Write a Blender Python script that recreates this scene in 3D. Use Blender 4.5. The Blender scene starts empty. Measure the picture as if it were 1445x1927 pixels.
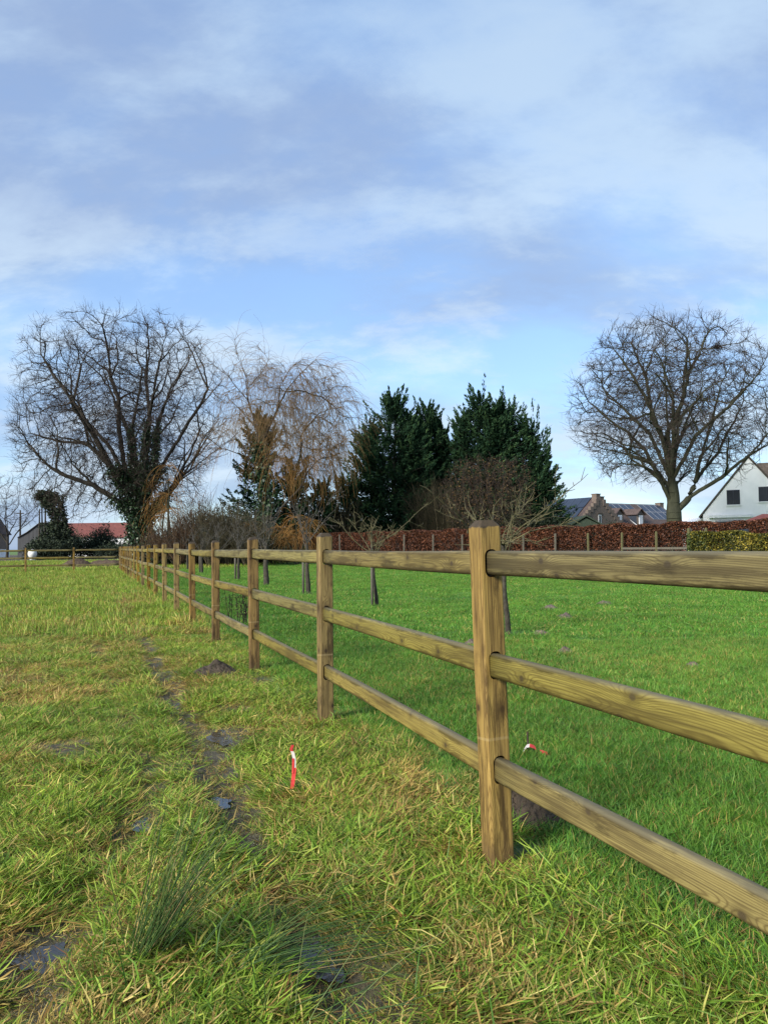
import bpy, bmesh, math, random
import numpy as np
from mathutils import Vector, Matrix

random.seed(7)
rng = np.random.default_rng(7)
R = math.radians
scene = bpy.context.scene
COL = scene.collection

# ------------------------------------------------------------------ camera
IMG_W, IMG_H, FPX = 1445.0, 1927.0, 1447.0
CAM_H, PITCH, ROLL = 1.2707, 0.04277, 0.01222
camd = bpy.data.cameras.new('camera')
camd.sensor_fit = 'VERTICAL'
camd.sensor_height = 24.0
camd.lens = 24.0 * FPX / IMG_H
camd.clip_start = 0.05
camd.clip_end = 5000
cam = bpy.data.objects.new('camera', camd)
COL.objects.link(cam)
cam.matrix_world = (Matrix.Translation((0, 0, CAM_H)) @ Matrix.Rotation(R(90) + PITCH, 4, 'X')
                    @ Matrix.Rotation(-ROLL, 4, 'Z'))
scene.camera = cam

# ------------------------------------------------------------------ sky and sun
SUN = Vector((-0.62, -0.62, 0.48)).normalized()
world = bpy.data.worlds.new('World')
scene.world = world
world.use_nodes = True


def N(nt, kind, ins=None, **props):
    n = nt.nodes.new(kind)
    for k, v in props.items():
        setattr(n, k, v)
    for k, v in (ins or {}).items():
        s = n.inputs[k]
        if isinstance(v, bpy.types.NodeSocket):
            nt.links.new(v, s)
        elif isinstance(v, bpy.types.Node):
            nt.links.new(v.outputs[0], s)
        else:
            s.default_value = v
    return n


def M(nt, op, a, b=0.0, c=0.0, clamp=False):
    n = nt.nodes.new('ShaderNodeMath')
    n.operation = op
    n.use_clamp = clamp
    for i, v in enumerate((a, b, c)):
        if isinstance(v, bpy.types.NodeSocket):
            nt.links.new(v, n.inputs[i])
        else:
            n.inputs[i].default_value = v
    return n.outputs[0]


def ramp(nt, fac, stops, interp='LINEAR'):
    n = nt.nodes.new('ShaderNodeValToRGB')
    n.color_ramp.interpolation = interp
    e = n.color_ramp.elements
    while len(e) < len(stops):
        e.new(0.5)
    for i, (p, c) in enumerate(stops):
        e[i].position = p
        e[i].color = c if len(c) == 4 else (*c, 1)
    nt.links.new(fac, n.inputs[0])
    return n.outputs[0]


def mixc(nt, fac, a, b, blend='MIX'):
    n = nt.nodes.new('ShaderNodeMix')
    n.data_type = 'RGBA'
    n.blend_type = blend
    for i, v in ((0, fac), (6, a), (7, b)):
        if isinstance(v, bpy.types.NodeSocket):
            nt.links.new(v, n.inputs[i])
        elif i == 0:
            n.inputs[i].default_value = v
        else:
            n.inputs[i].default_value = v if len(v) == 4 else (*v, 1)
    return n.outputs[2]


def maprange(nt, v, a, b, c=0.0, d=1.0, smooth=True):
    n = nt.nodes.new('ShaderNodeMapRange')
    n.interpolation_type = 'SMOOTHSTEP' if smooth else 'LINEAR'
    nt.links.new(v, n.inputs[0])
    for i, x in enumerate((a, b, c, d)):
        n.inputs[i + 1].default_value = x
    return n.outputs[0]


nt = world.node_tree
for n in list(nt.nodes):
    nt.nodes.remove(n)
sky = N(nt, 'ShaderNodeTexSky', sky_type='NISHITA', sun_disc=False)
sky.sun_elevation = math.asin(SUN.z)
sky.sun_rotation = math.atan2(SUN.x, SUN.y)
sky.altitude = 50
sky.air_density = 1.0
sky.dust_density = 0.6
sky.ozone_density = 1.6
tc = N(nt, 'ShaderNodeTexCoord')
sp = N(nt, 'ShaderNodeSeparateXYZ', {0: tc.outputs['Generated']})
zz = M(nt, 'ADD', M(nt, 'MAXIMUM', sp.outputs[2], 0.0), 0.46)
uv = N(nt, 'ShaderNodeCombineXYZ', {0: M(nt, 'DIVIDE', sp.outputs[0], zz), 1: M(nt, 'DIVIDE', sp.outputs[1], zz), 2: 0.0})
mp = N(nt, 'ShaderNodeMapping', {0: uv.outputs[0]})
mp.inputs['Location'].default_value = (1.9, 6.4, 0)
mp.inputs['Rotation'].default_value = (0, 0, R(38))
mp.inputs['Scale'].default_value = (0.85, 1.5, 1)
n1 = N(nt, 'ShaderNodeTexNoise', {'Vector': mp, 'Scale': 1.15, 'Detail': 7.0, 'Roughness': 0.52, 'Distortion': 0.1})
n2 = N(nt, 'ShaderNodeTexNoise', {'Vector': mp, 'Scale': 3.6, 'Detail': 8.0, 'Roughness': 0.62, 'Distortion': 0.1})
n3 = N(nt, 'ShaderNodeTexNoise', {'Vector': mp, 'Scale': 1.9, 'Detail': 4.0, 'Roughness': 0.5})
cov = M(nt, 'ADD', M(nt, 'MULTIPLY', n1.outputs[0], 0.72), M(nt, 'MULTIPLY', n2.outputs[0], 0.28))
cover = maprange(nt, cov, 0.42, 0.585)
lowveil = maprange(nt, sp.outputs[2], 0.0, 0.5, 0.12, 0.0)
cover = M(nt, 'ADD', M(nt, 'MULTIPLY_ADD', cover, 0.42, 0.42), lowveil, clamp=True)
bright = maprange(nt, M(nt, 'ADD', M(nt, 'MULTIPLY', n3.outputs[0], 0.5), M(nt, 'MULTIPLY', n2.outputs[0], 0.5)), 0.43, 0.62)
ccol = mixc(nt, bright, (1.46, 1.92, 2.85), (2.35, 3.0, 3.75))
skyc = mixc(nt, 1.0, sky.outputs[0], (0.92, 1.10, 1.25), 'MULTIPLY')
fin = mixc(nt, cover, skyc, ccol)
cum = M(nt, 'MULTIPLY', maprange(nt, sp.outputs[2], 0.10, 0.55, 1.0, 0.0), maprange(nt, n2.outputs[0], 0.46, 0.62))
fin = mixc(nt, M(nt, 'MULTIPLY', cum, 0.6), fin, (3.1, 3.65, 4.2))
bg = N(nt, 'ShaderNodeBackground', {0: fin, 1: 0.11})
wo = N(nt, 'ShaderNodeOutputWorld', {0: bg})

sund = bpy.data.lights.new('sun', 'SUN')
sund.energy = 3.3
sund.angle = R(20)
sund.color = (1.0, 0.95, 0.87)
sun = bpy.data.objects.new('sun', sund)
COL.objects.link(sun)
sun.location = SUN * 60
sun.rotation_euler = SUN.to_track_quat('Z', 'Y').to_euler()

scene.view_settings.view_transform = 'Standard'
scene.view_settings.look = 'None'
scene.view_settings.gamma = 1
scene.view_settings.exposure = 1.16
scene.view_settings.use_curve_mapping = False
scene.cycles.use_denoising = True
scene.cycles.max_bounces = 6
scene.cycles.diffuse_bounces = 3
scene.cycles.glossy_bounces = 3
scene.cycles.sample_clamp_indirect = 6

# ------------------------------------------------------------------ pixel -> world
_cm = np.array(cam.matrix_world.to_3x3())


def ray(px, py):
    d = _cm @ np.array([(px - IMG_W / 2) / FPX, -(py - IMG_H / 2) / FPX, -1.0])
    return d


def ground(px, py, z=0.0):
    d = ray(px, py)
    t = (z - CAM_H) / d[2]
    return np.array([d[0] * t, d[1] * t, z])


def at(px, py, Y):
    d = ray(px, py)
    t = Y / d[1]
    return np.array([d[0] * t, Y, CAM_H + d[2] * t])


# ------------------------------------------------------------------ noise
def vnoise(x, y, s, seed=0):
    x = np.asarray(x, float) / s + seed * 17.31
    y = np.asarray(y, float) / s + seed * 9.77
    xi = np.floor(x).astype(np.int64)
    yi = np.floor(y).astype(np.int64)
    fx = x - xi
    fy = y - yi
    fx = fx * fx * (3 - 2 * fx)
    fy = fy * fy * (3 - 2 * fy)

    def h(a, b):
        n = (a * 374761393 + b * 668265263 + seed * 1274126177) & 0xffffffff
        n = ((n ^ (n >> 13)) * 1274126177) & 0xffffffff
        return ((n ^ (n >> 16)) & 0xffff) / 65535.0
    return (h(xi, yi) * (1 - fx) * (1 - fy) + h(xi + 1, yi) * fx * (1 - fy)
            + h(xi, yi + 1) * (1 - fx) * fy + h(xi + 1, yi + 1) * fx * fy)


def fbm(x, y, s, seed=0, o=4):
    r = 0
    a = 1.0
    t = 0
    for i in range(o):
        r = r + a * vnoise(x, y, s / 2 ** i, seed + i)
        t += a
        a *= 0.55
    return r / t


# ------------------------------------------------------------------ mesh helpers
def mesh_np(name, V, F, smooth=False, attrs=None):
    """V (n,3), F list of arrays each (m,k) of vertex indices."""
    me = bpy.data.meshes.new(name)
    V = np.ascontiguousarray(V, dtype=np.float32)
    if not isinstance(F, (list, tuple)):
        F = [F]
    F = [np.asarray(f, dtype=np.int32) for f in F if len(f)]
    me.vertices.add(len(V))
    me.vertices.foreach_set('co', V.ravel())
    loops = np.concatenate([f.ravel() for f in F])
    tot = np.concatenate([np.full(len(f), f.shape[1], np.int32) for f in F])
    start = np.concatenate([[0], np.cumsum(tot)[:-1]]).astype(np.int32)
    me.loops.add(len(loops))
    me.loops.foreach_set('vertex_index', loops)
    me.polygons.add(len(tot))
    me.polygons.foreach_set('loop_start', start)
    me.polygons.foreach_set('loop_total', tot)
    if smooth:
        me.polygons.foreach_set('use_smooth', np.ones(len(tot), bool))
    for k, v in (attrs or {}).items():
        a = me.attributes.new(k, 'FLOAT', 'POINT')
        a.data.foreach_set('value', np.ascontiguousarray(v, dtype=np.float32))
    me.update(calc_edges=True)
    me.validate()
    return me


def obj(name, me, mat=None, parent=None, loc=None, rot=None):
    o = bpy.data.objects.new(name, me)
    COL.objects.link(o)
    if mat is not None and me is not None and not len(me.materials):
        me.materials.append(mat)
    if parent is not None:
        o.parent = parent
    if loc is not None:
        o.location = loc
    if rot is not None:
        o.rotation_euler = rot
    return o


def tag(o, label=None, cat=None, group=None, kind=None):
    if label:
        o['label'] = label
    if cat:
        o['category'] = cat
    if group:
        o['group'] = group
    if kind:
        o['kind'] = kind
    return o


def thing(name, label, cat, loc=(0, 0, 0), rz=0.0, group=None):
    o = obj(name, None, loc=tuple(float(v) for v in loc), rot=(0, 0, rz))
    o.empty_display_size = 0.3
    return tag(o, label, cat, group)


class MB:
    def __init__(s):
        s.v = []
        s.f = []

    def add(s, V, F):
        b = len(s.v)
        s.v += [tuple(float(c) for c in p) for p in V]
        s.f += [tuple(i + b for i in f) for f in F]
        return s

    def box(s, x0, x1, y0, y1, z0, z1):
        return s.add([(x0, y0, z0), (x1, y0, z0), (x1, y1, z0), (x0, y1, z0),
                      (x0, y0, z1), (x1, y0, z1), (x1, y1, z1), (x0, y1, z1)],
                     [(0, 3, 2, 1), (4, 5, 6, 7), (0, 1, 5, 4), (1, 2, 6, 5), (2, 3, 7, 6), (3, 0, 4, 7)])

    def prism_y(s, poly, y0, y1):
        """poly of (x,z), counterclockwise seen from -y; extruded along y."""
        n = len(poly)
        V = [(x, y0, z) for x, z in poly] + [(x, y1, z) for x, z in poly]
        F = [tuple(range(n)), tuple(range(2 * n - 1, n - 1, -1))]
        F += [(i, i + n, (i + 1) % n + n, (i + 1) % n) for i in range(n)]
        return s.add(V, F)

    def slab(s, a, b, c, d, t):
        """quad a,b,c,d extruded by thickness t along its normal (downwards/backwards)."""
        a, b, c, d = (np.array(p, float) for p in (a, b, c, d))
        n = np.cross(b - a, d - a)
        n = n / np.linalg.norm(n) * t
        V = [a, b, c, d, a - n, b - n, c - n, d - n]
        return s.add(V, [(0, 1, 2, 3), (7, 6, 5, 4), (0, 4, 5, 1), (1, 5, 6, 2), (2, 6, 7, 3), (3, 7, 4, 0)])

    def mesh(s, name, smooth=False):
        me = bpy.data.meshes.new(name)
        me.from_pydata(s.v, [], s.f)
        if smooth:
            for p in me.polygons:
                p.use_smooth = True
        me.update()
        return me

    def build(s, name, mat, parent=None, smooth=False):
        return obj(name, s.mesh(name, smooth), mat, parent)


def frames(T):
    ref = np.zeros_like(T)
    ref[..., 2] = 1
    par = np.abs(T[..., 2]) > 0.92
    ref[par] = (1, 0, 0)
    U = np.cross(ref, T)
    U /= np.linalg.norm(U, axis=-1, keepdims=True) + 1e-9
    Vv = np.cross(T, U)
    return U, Vv


def norm(a):
    return a / (np.linalg.norm(a, axis=-1, keepdims=True) + 1e-9)


def tube_batch(P, Rr, sides=3, tone=None):
    """P (n,k,3) polylines, Rr (n,k) radii -> verts, quads, tone per vertex."""
    n, k, _ = P.shape
    T = norm(np.gradient(P, axis=1))
    U, W = frames(T)
    a = np.arange(sides) / sides * 2 * np.pi
    ring = (P[:, :, None, :] + Rr[:, :, None, None] * (np.cos(a)[None, None, :, None] * U[:, :, None, :]
            + np.sin(a)[None, None, :, None] * W[:, :, None, :]))
    V = ring.reshape(-1, 3)
    base = (np.arange(n) * k * sides)[:, None, None]
    row = (np.arange(k - 1) * sides)[None, :, None]
    j = np.arange(sides)[None, None, :]
    j2 = (j + 1) % sides
    F = np.stack([base + row + j, base + row + j2, base + row + sides + j2, base + row + sides + j], -1).reshape(-1, 4)
    tn = np.repeat(np.zeros(n) if tone is None else tone, k * sides)
    return V, F, tn


def merge(parts):
    V, F, T = [], [], []
    b = 0
    for v, f, t in parts:
        V.append(v)
        F.append(f + b)
        T.append(t)
        b += len(v)
    return np.concatenate(V), np.concatenate(F), np.concatenate(T)


def strands(start, d0, length, K=5, grav=0.0, wig=0.15, r0=0.01, r1=0.004, rg=None):
    """curved strands: start (n,3), unit d0 (n,3), length (n,)"""
    rg = rg or rng
    n = len(start)
    P = np.zeros((n, K, 3))
    P[:, 0] = start
    d = norm(d0.copy())
    st = np.asarray(length)[:, None] / (K - 1)
    for i in range(1, K):
        d = d + rg.normal(0, wig, (n, 3))
        d[:, 2] += grav
        d = norm(d)
        P[:, i] = P[:, i - 1] + d * st
    r0 = np.broadcast_to(np.asarray(r0, float), (n,))
    r1 = np.broadcast_to(np.asarray(r1, float), (n,))
    w = np.linspace(0, 1, K)[None, :]
    return P, r0[:, None] * (1 - w) + r1[:, None] * w


def leaves(C, D, length, width, tone=None, rg=None, fold=0.0):
    """diamond leaves: centre C (n,3), direction D (n,3)."""
    rg = rg or rng
    n = len(C)
    D = norm(D)
    S = norm(np.cross(D, norm(rg.normal(0, 1, (n, 3)))))
    L = np.broadcast_to(np.asarray(length, float), (n,))[:, None]
    Wd = np.broadcast_to(np.asarray(width, float), (n,))[:, None]
    up = np.cross(S, D) * (Wd * fold)
    V = np.stack([C - D * L * .5, C - D * L * .05 + S * Wd * .5 + up, C + D * L * .5, C - D * L * .05 - S * Wd * .5 + up], 1).reshape(-1, 3)
    F = np.arange(n * 4).reshape(n, 4)
    t = rg.random(n) if tone is None else tone
    return V, F, np.repeat(t, 4)


# ------------------------------------------------------------------ materials
MATS = {}


def new_mat(name):
    m = bpy.data.materials.new(name)
    m.use_nodes = True
    b = m.node_tree.nodes['Principled BSDF']
    MATS[name] = m
    return m, m.node_tree, b


def plain(name, c1, c2, scale=4.0, rough=0.8, detail=4.0, stretch=(1, 1, 1), bump=0.0, spec=0.3, coords='Object', bscale=None):
    m, nt, b = new_mat(name)
    tc = N(nt, 'ShaderNodeTexCoord')
    mp = N(nt, 'ShaderNodeMapping', {0: tc.outputs[coords]})
    mp.inputs['Scale'].default_value = stretch
    n = N(nt, 'ShaderNodeTexNoise', {'Vector': mp, 'Scale': scale, 'Detail': detail, 'Roughness': 0.6})
    c = ramp(nt, n.outputs[0], [(0.3, c1), (0.7, c2)])
    nt.links.new(c, b.inputs['Base Color'])
    b.inputs['Roughness'].default_value = rough
    b.inputs['Specular IOR Level'].default_value = spec
    if bump:
        nb = N(nt, 'ShaderNodeTexNoise', {'Vector': mp, 'Scale': bscale or scale * 3, 'Detail': 4.0})
        bp = N(nt, 'ShaderNodeBump', {'Height': nb.outputs[0], 'Strength': bump, 'Distance': 0.05})
        nt.links.new(bp.outputs[0], b.inputs['Normal'])
    return m


def toned(name, stops, rough=0.7, spec=0.25, trans=0.0, noise=0.0, nscale=1.0):
    """colour from the per-leaf attribute 'tone'."""
    m, nt, b = new_mat(name)
    at_ = N(nt, 'ShaderNodeAttribute', attribute_name='tone')
    fac = at_.outputs['Fac']
    if noise:
        tc = N(nt, 'ShaderNodeTexCoord')
        nn = N(nt, 'ShaderNodeTexNoise', {'Vector': tc.outputs['Object'], 'Scale': nscale, 'Detail': 3.0})
        fac = M(nt, 'ADD', fac, M(nt, 'MULTIPLY', M(nt, 'SUBTRACT', nn.outputs[0], 0.5), noise), clamp=True)
    c = ramp(nt, fac, stops)
    nt.links.new(c, b.inputs['Base Color'])
    b.inputs['Roughness'].default_value = rough
    b.inputs['Specular IOR Level'].default_value = spec
    if trans:
        tr = N(nt, 'ShaderNodeBsdfTranslucent', {0: c})
        mx = N(nt, 'ShaderNodeMixShader', {0: trans, 1: b.outputs[0], 2: tr.outputs[0]})
        nt.links.new(mx.outputs[0], nt.nodes['Material Output'].inputs[0])
    return m


def wood(name, axis, light, mid, dark, knotc, post=False):
    m, nt, b = new_mat(name)
    tc = N(nt, 'ShaderNodeTexCoord')
    oi = N(nt, 'ShaderNodeObjectInfo')
    sp = N(nt, 'ShaderNodeSeparateXYZ', {0: tc.outputs['Object']})
    L = sp.outputs['XYZ'.index(axis)]
    u, v = [sp.outputs[i] for i in range(3) if 'XYZ'[i] != axis]
    rnd = M(nt, 'MULTIPLY', oi.outputs['Random'], 61.0)
    Lr = M(nt, 'ADD', L, rnd)
    # slow wander of the pith along the length
    w1 = N(nt, 'ShaderNodeTexNoise', {'Vector': N(nt, 'ShaderNodeCombineXYZ', {0: Lr, 1: rnd, 2: 0.0}), 'Scale': 0.9, 'Detail': 2.0})
    off = M(nt, 'MULTIPLY', M(nt, 'SUBTRACT', w1.outputs[0], 0.5), 0.11)
    # fine wobble
    cw = N(nt, 'ShaderNodeCombineXYZ', {0: M(nt, 'MULTIPLY', Lr, 2.2), 1: M(nt, 'MULTIPLY', u, 14.0), 2: M(nt, 'MULTIPLY', v, 14.0)})
    w2 = N(nt, 'ShaderNodeTexNoise', {'Vector': cw, 'Scale': 1.6, 'Detail': 3.0})
    # knots: one scattered row of knots along the piece, drawn to true size
    KL, KV = (3.2, 9.0) if post else (2.3, 8.0)
    face = M(nt, 'ADD', u, v) if post else v
    ka = M(nt, 'MULTIPLY', Lr, KL)
    kb = M(nt, 'MULTIPLY', M(nt, 'ADD', face, rnd), KV)
    vo = N(nt, 'ShaderNodeTexVoronoi', {'Vector': N(nt, 'ShaderNodeCombineXYZ', {0: ka, 1: kb, 2: 0.0}), 'Scale': 1.0, 'Randomness': 0.9}, voronoi_dimensions='2D')
    vp = N(nt, 'ShaderNodeSeparateXYZ', {0: vo.outputs['Position']})
    dl = M(nt, 'DIVIDE', M(nt, 'SUBTRACT', vp.outputs[0], ka), KL)
    dv = M(nt, 'DIVIDE', M(nt, 'SUBTRACT', vp.outputs[1], kb), KV)
    d2l, d2v = M(nt, 'MULTIPLY', dl, dl), M(nt, 'MULTIPLY', dv, dv)
    d = M(nt, 'SQRT', M(nt, 'ADD', M(nt, 'MULTIPLY', d2l, 0.55), d2v))
    kn = M(nt, 'POWER', 2.718, M(nt, 'MULTIPLY', M(nt, 'ADD', M(nt, 'MULTIPLY', d2l, 210.0), M(nt, 'MULTIPLY', d2v, 2100.0)), -1.0))
    uu = M(nt, 'ADD', M(nt, 'ADD', u, off), 0.012)
    vv = M(nt, 'ADD', M(nt, 'ADD', v, M(nt, 'MULTIPLY', off, 0.6)), 0.028)
    r = M(nt, 'SQRT', M(nt, 'ADD', M(nt, 'MULTIPLY', uu, uu), M(nt, 'MULTIPLY', vv, vv)))
    r = M(nt, 'ADD', r, M(nt, 'MULTIPLY', kn, 0.022))
    r = M(nt, 'ADD', r, M(nt, 'MULTIPLY', M(nt, 'SUBTRACT', w2.outputs[0], 0.5), 0.006))
    ring = M(nt, 'MULTIPLY_ADD', M(nt, 'SINE', M(nt, 'MULTIPLY', r, 1050.0 if not post else 1250.0)), 0.5, 0.5)
    ring = M(nt, 'POWER', ring, 3.5)
    # fibre streaks
    cs = N(nt, 'ShaderNodeCombineXYZ', {0: M(nt, 'MULTIPLY', Lr, 3.0), 1: M(nt, 'MULTIPLY', u, 150.0), 2: M(nt, 'MULTIPLY', v, 150.0)})
    st = N(nt, 'ShaderNodeTexNoise', {'Vector': cs, 'Scale': 1.0, 'Detail': 5.0, 'Roughness': 0.65})
    cb = N(nt, 'ShaderNodeCombineXYZ', {0: M(nt, 'MULTIPLY', Lr, 1.3), 1: M(nt, 'MULTIPLY', u, 22.0), 2: M(nt, 'MULTIPLY', v, 22.0)})
    bl = N(nt, 'ShaderNodeTexNoise', {'Vector': cb, 'Scale': 1.0, 'Detail': 3.0, 'Roughness': 0.6})
    c = mixc(nt, ring, light, mid)
    c = mixc(nt, maprange(nt, st.outputs[0], 0.40, 0.72, 0.0, 0.8), c, dark)
    c = mixc(nt, maprange(nt, bl.outputs[0], 0.46, 0.68, 0.0, 0.85), c, dark)
    c = mixc(nt, maprange(nt, d, 0.012, 0.045, 0.55, 0.0), c, dark)
    kc = maprange(nt, d, 0.007, 0.014, 0.9, 0.0)
    c = mixc(nt, kc, c, knotc)
    # drying cracks and dirt running with the fibre
    cc = N(nt, 'ShaderNodeCombineXYZ', {0: M(nt, 'MULTIPLY', Lr, 1.7), 1: M(nt, 'MULTIPLY', u, 95.0), 2: M(nt, 'MULTIPLY', v, 95.0)})
    cr = N(nt, 'ShaderNodeTexNoise', {'Vector': cc, 'Scale': 1.0, 'Detail': 2.0, 'Roughness': 0.4})
    crack = maprange(nt, M(nt, 'ABSOLUTE', M(nt, 'SUBTRACT', cr.outputs[0], 0.5)), 0.0, 0.012, 0.75, 0.0)
    crm = N(nt, 'ShaderNodeTexNoise', {'Vector': cb, 'Scale': 0.7, 'Detail': 2.0})
    crack = M(nt, 'MULTIPLY', crack, maprange(nt, crm.outputs[0], 0.5, 0.62))
    c = mixc(nt, crack, c, (0.018, 0.010, 0.005))
    sm = N(nt, 'ShaderNodeTexNoise', {'Vector': N(nt, 'ShaderNodeCombineXYZ', {0: M(nt, 'MULTIPLY', Lr, 7.0), 1: M(nt, 'MULTIPLY', u, 9.0), 2: M(nt, 'MULTIPLY', v, 9.0)}), 'Scale': 1.0, 'Detail': 7.0, 'Roughness': 0.75})
    c = mixc(nt, maprange(nt, sm.outputs[0], 0.55, 0.75, 0.0, 0.6), c, dark)
    # damp dark edges and blotches
    st2 = N(nt, 'ShaderNodeTexNoise', {'Vector': N(nt, 'ShaderNodeCombineXYZ', {0: M(nt, 'MULTIPLY', Lr, 2.6), 1: M(nt, 'MULTIPLY', u, 16.0), 2: M(nt, 'MULTIPLY', v, 16.0)}), 'Scale': 1.0, 'Detail': 6.0, 'Roughness': 0.7})
    edge = M(nt, 'ABSOLUTE', v) if not post else M(nt, 'MAXIMUM', M(nt, 'ABSOLUTE', u), M(nt, 'ABSOLUTE', v))
    em = maprange(nt, edge, 0.020, 0.046, 0.0, 0.16) if not post else 0.04
    damp = maprange(nt, M(nt, 'ADD', st2.outputs[0], em), 0.53, 0.68, 0.0, 0.8)
    c = mixc(nt, damp, c, tuple(q * 0.62 for q in dark))
    # each piece its own tint
    hv = N(nt, 'ShaderNodeHueSaturation', {'Hue': M(nt, 'MULTIPLY_ADD', oi.outputs['Random'], 0.014, 0.499),
                                           'Saturation': M(nt, 'MULTIPLY_ADD', M(nt, 'FRACT', M(nt, 'MULTIPLY', oi.outputs['Random'], 7.3)), 0.25, 0.85),
                                           'Value': M(nt, 'MULTIPLY_ADD', M(nt, 'FRACT', M(nt, 'MULTIPLY', oi.outputs['Random'], 3.7)), 0.4, 0.75), 'Color': c})
    c = hv.outputs[0]
    rough = 0.5
    if post:
        # weathered end grain on the chamfered cap and a pale strap mark left by the bundle
        n5 = N(nt, 'ShaderNodeTexNoise', {'Vector': tc.outputs['Object'], 'Scale': 30.0, 'Detail': 3.0})
        capm = maprange(nt, M(nt, 'ADD', L, M(nt, 'MULTIPLY', n5.outputs[0], 0.02)), 1.342, 1.350)
        c = mixc(nt, M(nt, 'MULTIPLY', capm, 0.9), c, (0.035, 0.027, 0.019))
        bm_ = M(nt, 'ABSOLUTE', M(nt, 'SUBTRACT', M(nt, 'ADD', L, M(nt, 'MULTIPLY', v, 0.12)), 0.49))
        band = maprange(nt, bm_, 0.003, 0.008, 0.25, 0.0)
        c = mixc(nt, band, c, (0.42, 0.32, 0.16))
        foot = maprange(nt, M(nt, 'ADD', L, M(nt, 'MULTIPLY', n5.outputs[0], 0.10)), 0.05, 0.16, 0.6, 0.0)
        c = mixc(nt, foot, c, (0.10, 0.065, 0.03))
    else:
        # pale sky sheen painted into the colour of the upper edge
        n5 = N(nt, 'ShaderNodeTexNoise', {'Vector': cb, 'Scale': 1.0, 'Detail': 4.0})
        topm = maprange(nt, M(nt, 'ADD', sp.outputs[2], M(nt, 'MULTIPLY', M(nt, 'SUBTRACT', n5.outputs[0], 0.5), 0.012)), 0.036, 0.048, 0.0, 0.5)
        c = mixc(nt, topm, c, (0.15, 0.135, 0.085))
    nt.links.new(c, b.inputs['Base Color'])
    rn = maprange(nt, bl.outputs[0], 0.3, 0.7, 0.5, 0.75)
    nt.links.new(rn, b.inputs['Roughness'])
    b.inputs['Specular IOR Level'].default_value = 0.22
    hgt = M(nt, 'ADD', M(nt, 'MULTIPLY', st.outputs[0], 0.6), M(nt, 'MULTIPLY', ring, 0.25))
    hgt = M(nt, 'SUBTRACT', M(nt, 'ADD', hgt, M(nt, 'MULTIPLY', kn, 0.3)), crack)
    bp = N(nt, 'ShaderNodeBump', {'Height': hgt, 'Strength': 0.35, 'Distance': 0.004})
    nt.links.new(bp.outputs[0], b.inputs['Normal'])
    return m


wood('post_wood', 'Z', (0.31, 0.19, 0.046), (0.18, 0.100, 0.022), (0.075, 0.040, 0.011), (0.045, 0.025, 0.012), True)
wood('rail_wood', 'X', (0.225, 0.172, 0.048), (0.125, 0.089, 0.024), (0.075, 0.052, 0.015), (0.055, 0.038, 0.018))


def grass_mat(name, green, dry):
    """blade colour: mesh attribute tone, per-clump attribute dry and per-clump random."""
    m, nt, b = new_mat(name)
    t = N(nt, 'ShaderNodeAttribute', attribute_name='tone')
    dr = N(nt, 'ShaderNodeAttribute', attribute_name='dry', attribute_type='INSTANCER')
    oi = N(nt, 'ShaderNodeObjectInfo')
    g = ramp(nt, t.outputs['Fac'], green)
    s = ramp(nt, t.outputs['Fac'], dry)
    h = N(nt, 'ShaderNodeAttribute', attribute_name='hash')
    sel = maprange(nt, M(nt, 'SUBTRACT', M(nt, 'ADD', dr.outputs['Fac'], 0.04), h.outputs['Fac']), -0.04, 0.04)
    c = mixc(nt, sel, g, s)
    hv = N(nt, 'ShaderNodeHueSaturation', {'Hue': M(nt, 'MULTIPLY_ADD', oi.outputs['Random'], 0.03, 0.485), 'Saturation': 1.0,
                                           'Value': M(nt, 'MULTIPLY_ADD', M(nt, 'FRACT', M(nt, 'MULTIPLY', oi.outputs['Random'], 5.7)), 0.5, 0.75), 'Color': c})
    c = hv.outputs[0]
    pn = N(nt, 'ShaderNodeTexNoise', {'Vector': oi.outputs['Location'], 'Scale': 0.9, 'Detail': 4.0, 'Roughness': 0.65})
    c = mixc(nt, 1.0, c, ramp(nt, pn.outputs[0], [(0.32, (0.72, 0.80, 0.78)), (0.5, (0.97, 0.97, 0.95)), (0.68, (1.15, 1.08, 0.95))]), 'MULTIPLY')
    nt.links.new(c, b.inputs['Base Color'])
    b.inputs['Roughness'].default_value = 0.45
    b.inputs['Specular IOR Level'].default_value = 0.2
    tr = N(nt, 'ShaderNodeBsdfTranslucent', {0: c})
    mx = N(nt, 'ShaderNodeMixShader', {0: 0.3, 1: b.outputs[0], 2: tr.outputs[0]})
    nt.links.new(mx.outputs[0], nt.nodes['Material Output'].inputs[0])
    return m


STRAW = [(0.0, (0.18, 0.095, 0.03)), (0.45, (0.42, 0.29, 0.085)), (1.0, (0.62, 0.49, 0.17))]
grass_mat('paddock_blades', [(0.0, (0.065, 0.135, 0.014)), (0.5, (0.19, 0.305, 0.030)), (1.0, (0.42, 0.48, 0.09))], STRAW)
grass_mat('lawn_blades', [(0.0, (0.066, 0.172, 0.020)), (0.5, (0.115, 0.265, 0.030)), (1.0, (0.22, 0.36, 0.075))], STRAW)

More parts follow.
